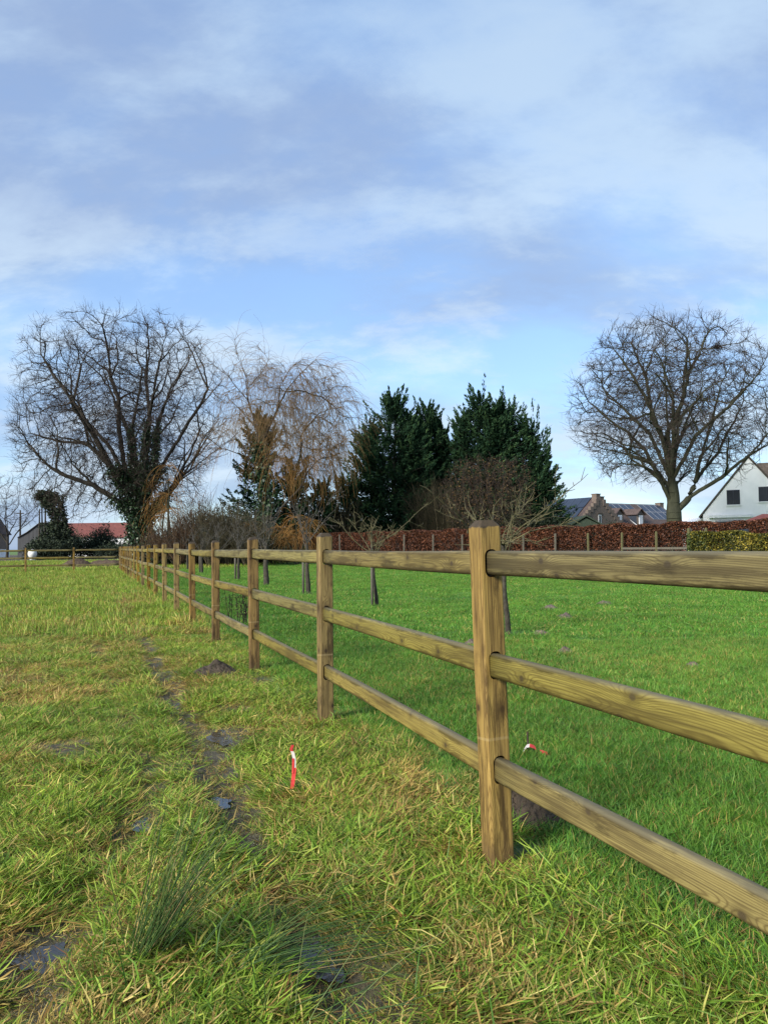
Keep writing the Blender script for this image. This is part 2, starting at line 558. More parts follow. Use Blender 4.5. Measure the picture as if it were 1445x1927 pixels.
plain('bark_dark', (0.014, 0.012, 0.009), (0.045, 0.038, 0.028), 3.0, 0.9, stretch=(1, 1, 0.3), bump=0.5)
plain('bark_green', (0.018, 0.020, 0.011), (0.052, 0.052, 0.030), 2.0, 0.9, stretch=(1, 1, 0.4), bump=0.5)
plain('bark_young', (0.018, 0.015, 0.011), (0.06, 0.052, 0.036), 14.0, 0.85, stretch=(1, 1, 0.6), bump=0.4)
plain('bark_lichen', (0.042, 0.036, 0.022), (0.125, 0.112, 0.048), 18.0, 0.85)
plain('bark_pale', (0.035, 0.031, 0.026), (0.10, 0.09, 0.075), 16.0, 0.85)
toned('twig_brown', [(0.0, (0.022, 0.016, 0.013)), (1.0, (0.065, 0.045, 0.036))], 0.9)
toned('twig_olive', [(0.0, (0.026, 0.022, 0.013)), (0.6, (0.058, 0.050, 0.027)), (1.0, (0.11, 0.088, 0.05))], 0.9)
toned('brush_brown', [(0.0, (0.03, 0.018, 0.012)), (0.6, (0.075, 0.045, 0.027)), (1.0, (0.13, 0.08, 0.04))], 0.9)
toned('willow_twig', [(0.0, (0.135, 0.085, 0.038)), (0.5, (0.18, 0.102, 0.034)), (1.0, (0.23, 0.112, 0.026))], 0.8)
toned('ivy_leaf', [(0.0, (0.008, 0.02, 0.009)), (0.6, (0.02, 0.045, 0.018)), (1.0, (0.05, 0.085, 0.03))], 0.45, 0.4)
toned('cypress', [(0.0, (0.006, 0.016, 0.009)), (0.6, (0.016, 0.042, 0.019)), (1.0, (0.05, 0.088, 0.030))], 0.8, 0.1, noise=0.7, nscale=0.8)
toned('dark_leaf', [(0.0, (0.008, 0.014, 0.009)), (1.0, (0.04, 0.055, 0.028))], 0.7, 0.2)
toned('russet_leaf', [(0.0, (0.020, 0.010, 0.007)), (0.5, (0.075, 0.026, 0.013)), (1.0, (0.165, 0.058, 0.024))], 0.65, 0.3, noise=0.5, nscale=0.9)
toned('brown_leaf', [(0.0, (0.03, 0.018, 0.010)), (0.7, (0.085, 0.05, 0.024)), (1.0, (0.17, 0.11, 0.04))], 0.8, 0.2, noise=0.4, nscale=0.7)
toned('golden_leaf', [(0.0, (0.022, 0.030, 0.007)), (0.5, (0.075, 0.075, 0.014)), (0.8, (0.20, 0.165, 0.024)), (1.0, (0.32, 0.25, 0.04))], 0.6, 0.2, noise=1.6, nscale=1.1)
toned('rush_stem', [(0.0, (0.018, 0.045, 0.010)), (0.7, (0.05, 0.10, 0.022)), (0.9, (0.12, 0.15, 0.04)), (1.0, (0.26, 0.19, 0.08))], 0.5, 0.3)
toned('weed_leaf', [(0.0, (0.04, 0.10, 0.018)), (1.0, (0.13, 0.22, 0.04))], 0.45, 0.4, trans=0.2)
plain('soil', (0.026, 0.019, 0.012), (0.075, 0.055, 0.036), 14.0, 0.75, bump=0.9, bscale=40)
plain('mole_soil', (0.10, 0.075, 0.055), (0.20, 0.155, 0.12), 20.0, 0.85, bump=0.9, bscale=50)
plain('stake_wood', (0.05, 0.045, 0.035), (0.13, 0.115, 0.085), 9.0, 0.85, stretch=(6, 6, 1))
plain('moss_wood', (0.05, 0.046, 0.02), (0.13, 0.12, 0.05), 6.0, 0.85, stretch=(4, 4, 1))
plain('black_rubber', (0.01, 0.01, 0.01), (0.025, 0.025, 0.025), 9.0, 0.6)
plain('iron', (0.03, 0.022, 0.018), (0.08, 0.05, 0.035), 30.0, 0.7)
plain('tape_red', (0.36, 0.025, 0.025), (0.58, 0.05, 0.045), 45.0, 0.35, spec=0.5)
plain('tape_white', (0.42, 0.37, 0.33), (0.66, 0.62, 0.58), 45.0, 0.35, spec=0.5)
plain('white_wall', (0.70, 0.70, 0.69), (0.80, 0.80, 0.79), 0.7, 0.8)
plain('white_trim', (0.66, 0.66, 0.65), (0.76, 0.76, 0.75), 2.0, 0.6)
plain('dark_roof', (0.05, 0.04, 0.032), (0.10, 0.08, 0.062), 2.2, 0.85, bump=0.4)
plain('dark_glass', (0.012, 0.013, 0.015), (0.025, 0.026, 0.03), 1.0, 0.15, spec=0.5)
plain('pale_glass', (0.40, 0.42, 0.45), (0.55, 0.57, 0.60), 2.0, 0.2, spec=0.5)
plain('solar_cell', (0.018, 0.024, 0.036), (0.03, 0.038, 0.055), 1.0, 0.25, spec=0.45)
plain('aluminium', (0.20, 0.205, 0.215), (0.27, 0.275, 0.285), 3.0, 0.4)
plain('slate_cover', (0.018, 0.024, 0.034), (0.032, 0.040, 0.055), 2.0, 0.5)
plain('green_board', (0.02, 0.032, 0.022), (0.045, 0.06, 0.04), 3.0, 0.8, stretch=(8, 8, 1))
plain('maroon_roof', (0.10, 0.03, 0.028), (0.15, 0.05, 0.042), 4.0, 0.8)
plain('grey_sheet', (0.025, 0.026, 0.028), (0.05, 0.051, 0.055), 1.2, 0.7, stretch=(3, 3, 0.3))
plain('manure', (0.035, 0.024, 0.016), (0.10, 0.07, 0.045), 8.0, 0.9, bump=0.8)
plain('tank_white', (0.62, 0.62, 0.58), (0.75, 0.75, 0.70), 2.0, 0.5)


def tile_mat(name, c1, c2, c3):
    m, nt, b = new_mat(name)
    tc = N(nt, 'ShaderNodeTexCoord')
    br = N(nt, 'ShaderNodeTexBrick', {'Vector': tc.outputs['UV'] if False else tc.outputs['Object'], 'Scale': 1.0})
    sp = N(nt, 'ShaderNodeSeparateXYZ', {0: tc.outputs['Object']})
    row = M(nt, 'FRACT', M(nt, 'MULTIPLY', sp.outputs[2], 4.2))
    colm = M(nt, 'MULTIPLY_ADD', M(nt, 'SINE', M(nt, 'MULTIPLY', M(nt, 'ADD', sp.outputs[0], sp.outputs[1]), 22.0)), 0.5, 0.5)
    n = N(nt, 'ShaderNodeTexNoise', {'Vector': tc.outputs['Object'], 'Scale': 2.4, 'Detail': 6.0, 'Roughness': 0.7})
    c = ramp(nt, n.outputs[0], [(0.3, c1), (0.55, c2), (0.75, c3)])
    nt.links.new(c, b.inputs['Base Color'])
    b.inputs['Roughness'].default_value = 0.8
    nt.nodes.remove(br)
    h = M(nt, 'ADD', M(nt, 'MULTIPLY', row, -0.6), M(nt, 'MULTIPLY', colm, 0.5))
    bp = N(nt, 'ShaderNodeBump', {'Height': h, 'Strength': 0.8, 'Distance': 0.05})
    nt.links.new(bp.outputs[0], b.inputs['Normal'])
    return m


tile_mat('brown_tile', (0.045, 0.030, 0.025), (0.075, 0.050, 0.041), (0.105, 0.074, 0.060))
tile_mat('red_tile', (0.085, 0.026, 0.020), (0.15, 0.042, 0.031), (0.20, 0.07, 0.05))


def brick_mat(name, c1, c2, mortar):
    m, nt, b = new_mat(name)
    tc = N(nt, 'ShaderNodeTexCoord')
    sp = N(nt, 'ShaderNodeSeparateXYZ', {0: tc.outputs['Object']})
    cv = N(nt, 'ShaderNodeCombineXYZ', {0: M(nt, 'ADD', sp.outputs[0], sp.outputs[1]), 1: sp.outputs[2], 2: 0.0})
    br = N(nt, 'ShaderNodeTexBrick', {'Vector': cv, 'Scale': 1.0, 'Color1': (*c1, 1), 'Color2': (*c2, 1), 'Mortar': (*mortar, 1),
                                     'Mortar Size': 0.008, 'Brick Width': 0.22, 'Row Height': 0.075})
    n = N(nt, 'ShaderNodeTexNoise', {'Vector': tc.outputs['Object'], 'Scale': 1.5, 'Detail': 5.0, 'Roughness': 0.7})
    c = mixc(nt, maprange(nt, n.outputs[0], 0.4, 0.75, 0, 0.6), br.outputs[0], (0.10, 0.085, 0.07))
    nt.links.new(c, b.inputs['Base Color'])
    b.inputs['Roughness'].default_value = 0.9
    return m


brick_mat('old_brick', (0.115, 0.080, 0.060), (0.155, 0.11, 0.083), (0.15, 0.135, 0.112))

# ------------------------------------------------------------------ fence geometry reference
FX, FY, FA, FS = 0.4552, 3.2349, 0.36485, 2.5388
FD = np.array([-math.sin(FA), math.cos(FA)])          # along the fence, away from camera
FN = np.array([math.cos(FA), math.sin(FA)])           # towards the lawn side


def side(x, y):
    return (np.asarray(x) - FX) * FN[0] + (np.asarray(y) - FY) * FN[1]


def along(x, y):
    return (np.asarray(x) - FX) * FD[0] + (np.asarray(y) - FY) * FD[1]


# ruts traced on the ground
RUT1 = np.array([ground(*p)[:2] for p in [(640, 1850), (575, 1740), (520, 1640), (430, 1480), (375, 1390), (330, 1310), (285, 1225), (235, 1145), (190, 1085)]])
RUT2 = np.array([ground(*p)[:2] for p in [(20, 1860), (80, 1770), (170, 1640), (255, 1540), (275, 1440), (240, 1340), (190, 1240), (150, 1150), (130, 1090)]])
SPOTS = [(80, 1770, .22), (270, 1545, .16), (275, 1440, .16), (415, 1385, .3), (600, 1775, .22), (420, 1500, .18), (60, 1880, .2), (700, 1880, .16),
         (950, 1612, .16), (1010, 1590, .2), (640, 1335, .22), (500, 1280, .3), (820, 1450, .2), (440, 1330, .25), (130, 1400, .25), (1060, 1590, .1)]
SPG = [(ground(a, b)[:2], r) for a, b, r in SPOTS]


def dist_poly(x, y, P):
    best = np.full(np.shape(x), 1e9)
    for a, b in zip(P[:-1], P[1:]):
        d = b - a
        t = np.clip(((x - a[0]) * d[0] + (y - a[1]) * d[1]) / (d @ d), 0, 1)
        best = np.minimum(best, np.hypot(x - a[0] - t * d[0], y - a[1] - t * d[1]))
    return best


def mud(x, y):
    x = np.asarray(x, float)
    y = np.asarray(y, float)
    n = fbm(x, y, 0.55, 3)
    r1 = np.exp(-(dist_poly(x, y, RUT1) / 0.19) ** 2) * (0.85 + 0.75 * (vnoise(x, y, .6, 12) - .5))
    r2 = np.exp(-(dist_poly(x, y, RUT2) / 0.17) ** 2) * (0.45 + 0.9 * (vnoise(x, y, .6, 13) - .5))
    s = 0
    for (c, r) in SPG:
        s = np.maximum(s, np.exp(-(((x - c[0]) / r) ** 2 + ((y - c[1]) / (r * 1.25)) ** 2)))
    m = np.maximum(np.maximum(r1, r2), s) + (n - 0.5) * 0.8
    far = np.clip((y - 8) / 30, 0, 1)
    m = np.clip((m - 0.32) / 0.4, 0, 1) * (1 - 0.7 * far)
    return m * (side(x, y) < 0.75)


def dryness(x, y):
    n = fbm(x, y, 0.5, 21, 3) * 0.6 + fbm(x, y, 2.2, 31, 3) * 0.4
    return np.clip((n - 0.475) / 0.25, 0, 1)


def gz(x, y):
    x = np.asarray(x, float)
    y = np.asarray(y, float)
    near = 1 - np.clip((y - 6) / 30, 0, 1)
    left = side(x, y) < 0
    z = (fbm(x, y, 0.9, 5, 3) - 0.5) * 0.055 * near * np.where(left, 1, .45)
    r = np.minimum(dist_poly(x, y, RUT1), dist_poly(x, y, RUT2))
    z = z - 0.045 * np.exp(-(r / 0.16) ** 2) * near
    z = z + (fbm(x, y, .16, 15, 2) - .5) * .03 * near * left
    return z


# ------------------------------------------------------------------ ground
def axis_pts(lo, hi, d0, grow, lim_lo, lim_hi):
    a = list(np.arange(lo, hi, d0))
    s = d0
    while a[-1] < lim_hi:
        s *= grow
        a.append(a[-1] + s)
    s = d0
    while a[0] > lim_lo:
        s *= grow
        a.insert(0, a[0] - s)
    return np.array(a)


gx = axis_pts(-3.2, 3.0, 0.045, 1.07, -1500, 1500)
gy = axis_pts(1.6, 7.5, 0.045, 1.05, -40, 3000)
GX, GY = np.meshgrid(gx, gy)
GZ = gz(GX, GY)
V = np.stack([GX, GY, GZ], -1).reshape(-1, 3)
nx, ny = len(gx), len(gy)
ii = (np.arange(ny - 1)[:, None] * nx + np.arange(nx - 1)[None, :]).ravel()
F = np.stack([ii, ii + 1, ii + nx + 1, ii + nx], -1)
gme = mesh_np('ground', V, F, True, {'mud': mud(V[:, 0], V[:, 1]), 'dry': dryness(V[:, 0], V[:, 1])})

m, nt, b = new_mat('ground_mat')
tc = N(nt, 'ShaderNodeTexCoord')
sp = N(nt, 'ShaderNodeSeparateXYZ', {0: tc.outputs['Object']})
sd = M(nt, 'ADD', M(nt, 'MULTIPLY', M(nt, 'SUBTRACT', sp.outputs[0], FX), float(FN[0])), M(nt, 'MULTIPLY', M(nt, 'SUBTRACT', sp.outputs[1], FY), float(FN[1])))
na = N(nt, 'ShaderNodeTexNoise', {'Vector': tc.outputs['Object'], 'Scale': 1.1, 'Detail': 6.0, 'Roughness': 0.65})
nb = N(nt, 'ShaderNodeTexNoise', {'Vector': tc.outputs['Object'], 'Scale': 26.0, 'Detail': 5.0, 'Roughness': 0.7})
nc = N(nt, 'ShaderNodeTexNoise', {'Vector': tc.outputs['Object'], 'Scale': 0.16, 'Detail': 4.0})
mudA = N(nt, 'ShaderNodeAttribute', attribute_name='mud')
dryA = N(nt, 'ShaderNodeAttribute', attribute_name='dry')
lawnc = mixc(nt, na.outputs[0], (0.055, 0.14, 0.016), (0.095, 0.205, 0.026))
lawnc = mixc(nt, maprange(nt, nb.outputs[0], 0.5, 0.8, 0, 0.5), lawnc, (0.11, 0.14, 0.04))
padg = mixc(nt, na.outputs[0], (0.07, 0.12, 0.014), (0.17, 0.22, 0.035))
padg = mixc(nt, M(nt, 'MULTIPLY', dryA.outputs['Fac'], 0.7), padg, (0.20, 0.15, 0.06))
padg = mixc(nt, maprange(nt, nb.outputs[0], 0.45, 0.75, 0, 0.6), padg, (0.05, 0.045, 0.02))
mudc = mixc(nt, nb.outputs[0], (0.035, 0.028, 0.019), (0.115, 0.092, 0.066))
nd = N(nt, 'ShaderNodeTexNoise', {'Vector': tc.outputs['Object'], 'Scale': 9.0, 'Detail': 5.0, 'Roughness': 0.7})
mudc = mixc(nt, maprange(nt, nd.outputs[0], 0.5, 0.66, 0, 0.6), mudc, (0.11, 0.10, 0.04))
padc = mixc(nt, mudA.outputs['Fac'], padg, mudc)
# near-field thatch under the long grass is brown
thatch = maprange(nt, sp.outputs[1], 5.0, 16.0, 0.6, 0.0)
padc = mixc(nt, thatch, padc, mixc(nt, nb.outputs[0], (0.03, 0.028, 0.012), (0.10, 0.085, 0.035)))
# beyond the cross fence: pasture, then a ploughed strip and distant fields
al = M(nt, 'ADD', M(nt, 'MULTIPLY', M(nt, 'SUBTRACT', sp.outputs[0], FX), float(FD[0])), M(nt, 'MULTIPLY', M(nt, 'SUBTRACT', sp.outputs[1], FY), float(FD[1])))
plough = M(nt, 'MULTIPLY', maprange(nt, sp.outputs[1], 74, 80), maprange(nt, sp.outputs[1], 170, 185, 1, 0))
farc = mixc(nt, nc.outputs[0], (0.06, 0.125, 0.024), (0.11, 0.17, 0.04))
farc = mixc(nt, plough, farc, mixc(nt, nb.outputs[0], (0.05, 0.04, 0.028), (0.10, 0.08, 0.055)))
c = mixc(nt, maprange(nt, sd, -0.12, 0.25), padc, lawnc)
c = mixc(nt, maprange(nt, al, 43.0, 44.5), c, farc)
nt.links.new(c, b.inputs['Base Color'])
wet = M(nt, 'MULTIPLY', mudA.outputs['Fac'], maprange(nt, na.outputs[0], 0.42, 0.6))
nt.links.new(M(nt, 'SUBTRACT', 0.9, M(nt, 'MULTIPLY', wet, 0.72)), b.inputs['Roughness'])
b.inputs['Specular IOR Level'].default_value = 0.4
bp = N(nt, 'ShaderNodeBump', {'Height': M(nt, 'ADD', nb.outputs[0], nd.outputs[0]), 'Strength': 1.0, 'Distance': 0.035})
nt.links.new(bp.outputs[0], b.inputs['Normal'])
tag(obj('ground', gme, m), kind='structure')

# puddles standing in the ruts
m, nt, b = new_mat('puddle_water')
b.inputs['Base Color'].default_value = (0.030, 0.026, 0.020, 1)
b.inputs['Roughness'].default_value = 0.04
b.inputs['Specular IOR Level'].default_value = 0.6
tc = N(nt, 'ShaderNodeTexCoord')
nn = N(nt, 'ShaderNodeTexNoise', {'Vector': tc.outputs['Object'], 'Scale': 30.0, 'Detail': 2.0})
bp = N(nt, 'ShaderNodeBump', {'Height': nn.outputs[0], 'Strength': 0.08, 'Distance': 0.01})
nt.links.new(bp.outputs[0], b.inputs['Normal'])
for (px, py, rx, ry, sd_) in [(600, 1775, .15, .24, 1), (80, 1772, .13, .16, 2), (272, 1545, .11, .16, 3), (275, 1440, .10, .20, 4), (418, 1388, .13, .36, 5),
                              (415, 1500, .07, .14, 6), (1085, 1577, .12, .10, 9), (340, 1320, .09, .3, 10)]:
    g = ground(px, py)
    a = np.linspace(0, 2 * np.pi, 40, endpoint=False)
    rr = 0.35 + 1.25 * fbm(np.cos(a) * 1.5 + sd_ * 5, np.sin(a) * 1.5, .9, sd_)
    pts = np.stack([np.cos(a) * rr * rx * .62, np.sin(a) * rr * ry * .62], 1)
    rot = np.array([[FN[0], FD[0]], [FN[1], FD[1]]])
    pts = pts @ rot.T
    z = float(np.median(gz(g[0] + pts[:, 0] * .6, g[1] + pts[:, 1] * .6))) + 0.006
    mb = MB().add([(p[0], p[1], 0) for p in pts], [tuple(range(40))])
    o = mb.build('puddle', MATS['puddle_water'])
    o.location = (g[0], g[1], z)
    tag(o, kind='structure')

# ------------------------------------------------------------------ post-and-rail fences
PW, PH = 0.098, 1.365
RAIL_Z = (1.192, 0.785, 0.372)
RH, RT = 0.098, 0.046


def rrect(w, h, r, n=4):
    pts = []
    for cx, cy, a0 in ((w / 2 - r, h / 2 - r, 0), (-w / 2 + r, h / 2 - r, 90), (-w / 2 + r, -h / 2 + r, 180), (w / 2 - r, -h / 2 + r, 270)):
        for i in range(n + 1):
            a = R(a0 + 90 * i / n)
            pts.append((cx + r * math.cos(a), cy + r * math.sin(a)))
    return pts


def loft(rings):
    V = []
    F = []
    n = len(rings[0])
    for r in rings:
        V += r
    for k in range(len(rings) - 1):
        for i in range(n):
            j = (i + 1) % n
            F.append((k * n + i, k * n + j, (k + 1) * n + j, (k + 1) * n + i))
    F.append(tuple(range(n - 1, -1, -1)))
    F.append(tuple((len(rings) - 1) * n + i for i in range(n)))
    return V, F


def make_post_mesh(slots=True):
    rings = []
    for z, s in ((-0.35, 1), (0.0, 1), (0.6, 1), (PH - 0.030, 1), (PH - 0.024, 0.97), (PH, 0.56)):
        rings.append([(x * s, y * s, z) for x, y in rrect(PW, PW, 0.009, 3)])
    V, F = loft(rings)
    tmp = obj('tmp', MB().add(V, F).mesh('post'))
    if slots:
        cut = MB()
        for z in RAIL_Z:
            prof = rrect(RT + 0.012, RH + 0.014, 0.026, 6)
            V, F = loft([[(px, y, z + pz) for px, pz in prof] for y in (0.2, -0.2)])
            cut.add(V, F)
        c = obj('cut', cut.mesh('cut'))
        bm = bmesh.new()
        bm.from_mesh(c.data)
        bmesh.ops.recalc_face_normals(bm, faces=bm.faces)
        bm.to_mesh(c.data)
        bm.free()
        md = tmp.modifiers.new('b', 'BOOLEAN')
        md.operation = 'DIFFERENCE'
        md.solver = 'EXACT'
        md.object = c
        bpy.context.view_layer.update()
        dg = bpy.context.evaluated_depsgraph_get()
        me = bpy.data.meshes.new_from_object(tmp.evaluated_get(dg))
        bpy.data.objects.remove(c)
    else:
        me = tmp.data.copy()
    bpy.data.objects.remove(tmp)
    me.name = 'post'
    me.materials.clear()
    me.materials.append(MATS['post_wood'])
    return me


POST_ME = make_post_mesh()


def make_rail_mesh(length, bow, seed):
    rings = []
    K = 9
    for k in range(K):
        t = k / (K - 1)
        x = (t - .5) * length
        dz = -bow * (1 - (2 * t - 1) ** 2)
        dy = 0.004 * math.sin(t * 3.1 + seed)
        s = 1 + 0.02 * math.sin(seed * 3 + t * 5)
        rings.append([(x, p[0] + dy, p[1] * s + dz) for p in rrect(RT, RH, 0.017, 4)])
    V, F = loft(rings)
    mb = MB().add(V, F)
    me = mb.mesh('rail', True)
    bm = bmesh.new()
    bm.from_mesh(me)
    bmesh.ops.recalc_face_normals(bm, faces=bm.faces)
    bm.to_mesh(me)
    bm.free()
    me.materials.append(MATS['rail_wood'])
    return me


RAIL_ME = [make_rail_mesh(1.0, 0.0, 1)]


def build_fence(root, posts, leans, yaw, rg, skip_last=False, skip_first=False):
    """posts: (n,2) positions; leans: (n,2) tilt across/along in radians. yaw: angle of the fence line's y axis."""
    n = len(posts)
    mats = []
    for i, (p, (la, lb)) in enumerate(zip(posts, leans)):
        mw = (Matrix.Translation((p[0], p[1], rg.uniform(-.012, .012) if i else 0.0)) @ Matrix.Rotation(yaw, 4, 'Z')
              @ Matrix.Rotation(la, 4, 'Y') @ Matrix.Rotation(lb, 4, 'X'))
        mats.append(mw)
        if skip_first and i == 0:
            continue
        o = obj('post', POST_ME, None, root)
        o.matrix_world = mw
    for i in range(n - 1):
        for z in RAIL_Z:
            a = mats[i] @ Vector((0, 0, z))
            c = mats[i + 1] @ Vector((0, 0, z))
            d = c - a
            ln = d.length - 0.016
            me = make_rail_mesh(ln, rg.uniform(-.004, .006), rg.uniform(0, 20))
            o = obj('rail', me, None, root)
            x = d.normalized()
            zax = Vector((0, 0, 1))
            y = zax.cross(x).normalized()
            zax = x.cross(y)
            rm = Matrix((x, y, zax)).transposed().to_4x4()
            if rg.random() < .5:
                rm = rm @ Matrix.Rotation(math.pi, 4, 'Z')
            o.matrix_world = Matrix.Translation((a + c) / 2) @ rm


rg = np.random.default_rng(3)
posts = []
for i in range(-1, 18):
    s = FS * i + (-0.11 if i == 0 else (-0.16 if i == -1 else rg.uniform(-.05, .05)))
    posts.append((FX + FD[0] * s, FY + FD[1] * s))
_p = ground(937, 1619)
posts[1] = (float(_p[0]), float(_p[1]))
posts[0] = (posts[1][0] - FD[0] * 2.5, posts[1][1] - FD[1] * 2.5)
leans = [(rg.normal(0, .005) - 0.006, rg.normal(0, .005)) for _ in posts]
leans[1] = (R(-1.75), R(0.4))
leans[0] = (R(-1.0), 0)
root = thing('paddock_fence', 'three-rail brown timber fence running away beside the rough paddock', 'fence', (FX, FY, 0))
bpy.context.view_layer.update()
build_fence(root, posts, leans, FA, rg)
corner = posts[-1]
CD = np.array([-math.cos(FA), -math.sin(FA)])
cposts = [(corner[0] + CD[0] * 2.42 * k, corner[1] + CD[1] * 2.42 * k) for k in range(0, 6)]
cleans = [leans[-1]] + [(rg.normal(0, .006), rg.normal(0, .006)) for _ in range(5)]
# the cross fence meets the corner post on its side face
cposts[0] = (corner[0] + CD[0] * (PW / 2 + 0.006), corner[1] + CD[1] * (PW / 2 + 0.006))
root2 = thing('cross_fence', 'far three-rail timber fence closing the end of the paddock', 'fence', (corner[0], corner[1], 0))
bpy.context.view_layer.update()
build_fence(root2, cposts, cleans, FA + R(90), rg, skip_first=True)

# ------------------------------------------------------------------ bare trees by space colonisation
def colonize(P, par, A, D, di, dk, iters, trop=(0, 0, 0), jit=0.12, rg=None):
    rg = rg or rng
    P = [np.array(p, float) for p in P]
    par = list(par)
    n0 = len(P)
    cap = 60000
    NP_ = np.zeros((cap, 3))
    NP_[:n0] = P
    n = n0
    kids = np.zeros(cap, int)
    near = np.zeros(len(A), int)
    dist = np.full(len(A), 1e9)

    def upd(lo, hi):
        nonlocal dist, near
        for s in range(lo, hi, 400):
            e = min(hi, s + 400)
            d = np.linalg.norm(A[:, None, :] - NP_[None, s:e, :], axis=2)
            k = d.argmin(1)
            dm = d[np.arange(len(A)), k]
            better = dm < dist
            dist = np.where(better, dm, dist)
            near = np.where(better, k + s, near)
    upd(0, n)
    tr = np.array(trop, float)
    for it in range(iters):
        act = dist < di
        if not act.any():
            break
        g = near[act]
        v = norm(A[act] - NP_[g])
        acc = np.zeros((n, 3))
        np.add.at(acc, g, v)
        idx = np.unique(g)
        idx = idx[kids[idx] < 4]
        if not len(idx):
            break
        d = norm(norm(acc[idx]) + tr + rg.normal(0, jit, (len(idx), 3)))
        new = NP_[idx] + d * D
        if n + len(new) > cap:
            break
        NP_[n:n + len(new)] = new
        kids[idx] += 1
        par += idx.tolist()
        upd(n, n + len(new))
        n += len(new)
        keep = dist > dk
        A = A[keep]
        near = near[keep]
        dist = dist[keep]
        if not len(A):
            break
    return NP_[:n].copy(), np.array(par)


def limb_nodes(limbs, D):
    """polylines (first begins on the trunk) resampled into nodes. Each limb = list of 3D points; joined at nearest existing node."""
    P = []
    par = []
    for li, L in enumerate(limbs):
        L = np.array(L, float)
        if li == 0:
            P.append(L[0])
            par.append(-1)
            cur = 0
        else:
            cur = int(np.argmin(np.linalg.norm(np.array(P) - L[0], axis=1)))
        for q in L[1:]:
            p0 = P[cur]
            dd = q - p0
            k = max(1, int(round(np.linalg.norm(dd) / D)))
            for i in range(1, k + 1):
                P.append(p0 + dd * i / k + rng.normal(0, .06 * D, 3))
                par.append(cur)
                cur = len(P) - 1
    return P, par


def fork_limbs(limbs, rg, lo, hi, per=3):
    out = list(limbs)
    for L in limbs[1:]:
        L = np.array(L, float)
        for k in range(per):
            f = rg.uniform(.35, .9) * (len(L) - 1)
            i = int(f)
            p = L[i] + (L[min(i + 1, len(L) - 1)] - L[i]) * (f - i)
            d = norm(L[min(i + 1, len(L) - 1)] - L[i])
            d = norm(d + rg.normal(0, .45, 3) + np.array([0, 0, .12]))
            ln = rg.uniform(lo, hi)
            d2 = norm(d + rg.normal(0, .25, 3) + np.array([0, 0, .15]))
            out.append([p, p + d * ln * .5, p + d * ln * .5 + d2 * ln * .5])
    return out


def skeleton_radii(P, par, rtip, expo, rmax=None):
    n = len(P)
    w = np.zeros(n)
    has = np.zeros(n, bool)
    has[par[par >= 0]] = True
    w[~has] = rtip ** expo
    for i in range(n - 1, 0, -1):
        if par[i] >= 0:
            w[par[i]] += w[i]
    r = w ** (1 / expo)
    if rmax:
        k = rmax / r.max()
        if k < 1:
            r = np.minimum(r, rtip + (r - rtip) * k)
    return r, ~has


def skeleton_tubes(P, par, r, sides_thick=7, thin=0.045):
    idx = np.arange(len(P))[par >= 0]
    a = par[idx]
    # node directions
    T = np.zeros_like(P)
    T[idx] = P[idx] - P[a]
    T[par < 0] = (0, 0, 1)
    T = norm(T)
    parts = []
    for sel, s in ((r[idx] >= thin, sides_thick), (r[idx] < thin, 3)):
        i = idx[sel]
        if not len(i):
            continue
        pa = par[i]
        ra = np.minimum(r[pa], r[i] * 1.25)
        Pseg = np.stack([P[pa], P[i]], 1)
        # shared node frames: blend edge direction with node directions
        Tt = np.stack([norm(T[pa] + T[i]), T[i]], 1)
        U, W = frames(Tt)
        ang = np.arange(s) / s * 2 * np.pi
        Rr = np.stack([ra, r[i]], 1)
        ring = Pseg[:, :, None, :] + Rr[:, :, None, None] * (np.cos(ang)[None, None, :, None] * U[:, :, None, :] + np.sin(ang)[None, None, :, None] * W[:, :, None, :])
        V = ring.reshape(-1, 3)
        base = (np.arange(len(i)) * 2 * s)[:, None]
        j = np.arange(s)[None, :]
        j2 = (j + 1) % s
        F = np.stack([base + j, base + j2, base + s + j2, base + s + j], -1).reshape(-1, 4)
        parts.append((V, F, np.zeros(len(V))))
    return parts, T


def egg_points(n, c, a, b, cu, cd, rg, shell=0.45, noise=0.16):
    """points in an uneven ellipsoid; cu/cd upper and lower half heights."""
    d = norm(rg.normal(0, 1, (n, 3)))
    t = rg.random(n) ** shell
    lob = 1 + noise * (np.sin(d[:, 0] * 5 + 1.3) * np.cos(d[:, 2] * 4.1 + .4) + np.sin(d[:, 1] * 6 + d[:, 2] * 5) * .7)
    s = np.where(d[:, 2] > 0, cu, cd)
    return np.stack([c[0] + d[:, 0] * a * t * lob, c[1] + d[:, 1] * b * t * lob, c[2] + d[:, 2] * s * t * lob], 1)


def twig_sprays(P, T, nodes, per, lmin, lmax, rg, up=0.2, spread=0.5, r0=0.010, r1=0.0045, grav=0.04):
    s = np.repeat(nodes, per)
    d = norm(T[s] + rg.normal(0, spread, (len(s), 3)) + np.array([0, 0, up]))
    ln = rg.uniform(lmin, lmax, len(s))
    Q, Rr = strands(P[s], d, ln, 4, grav, .12, r0, r1, rg)
    parts = [tube_batch(Q, Rr, 3, rg.random(len(s)))]
    # side twiglets
    k = rg.integers(1, 3, len(s))
    st = Q[np.arange(len(s)), k]
    dd = norm(Q[np.arange(len(s)), k + 1] - st + rg.normal(0, .9, (len(s), 3)) * (ln / 3)[:, None])
    Q2, R2 = strands(st, dd, ln * .6, 3, grav, .2, r0 * .75, r1, rg)
    parts.append(tube_batch(Q2, R2, 3, rg.random(len(s))))
    return parts


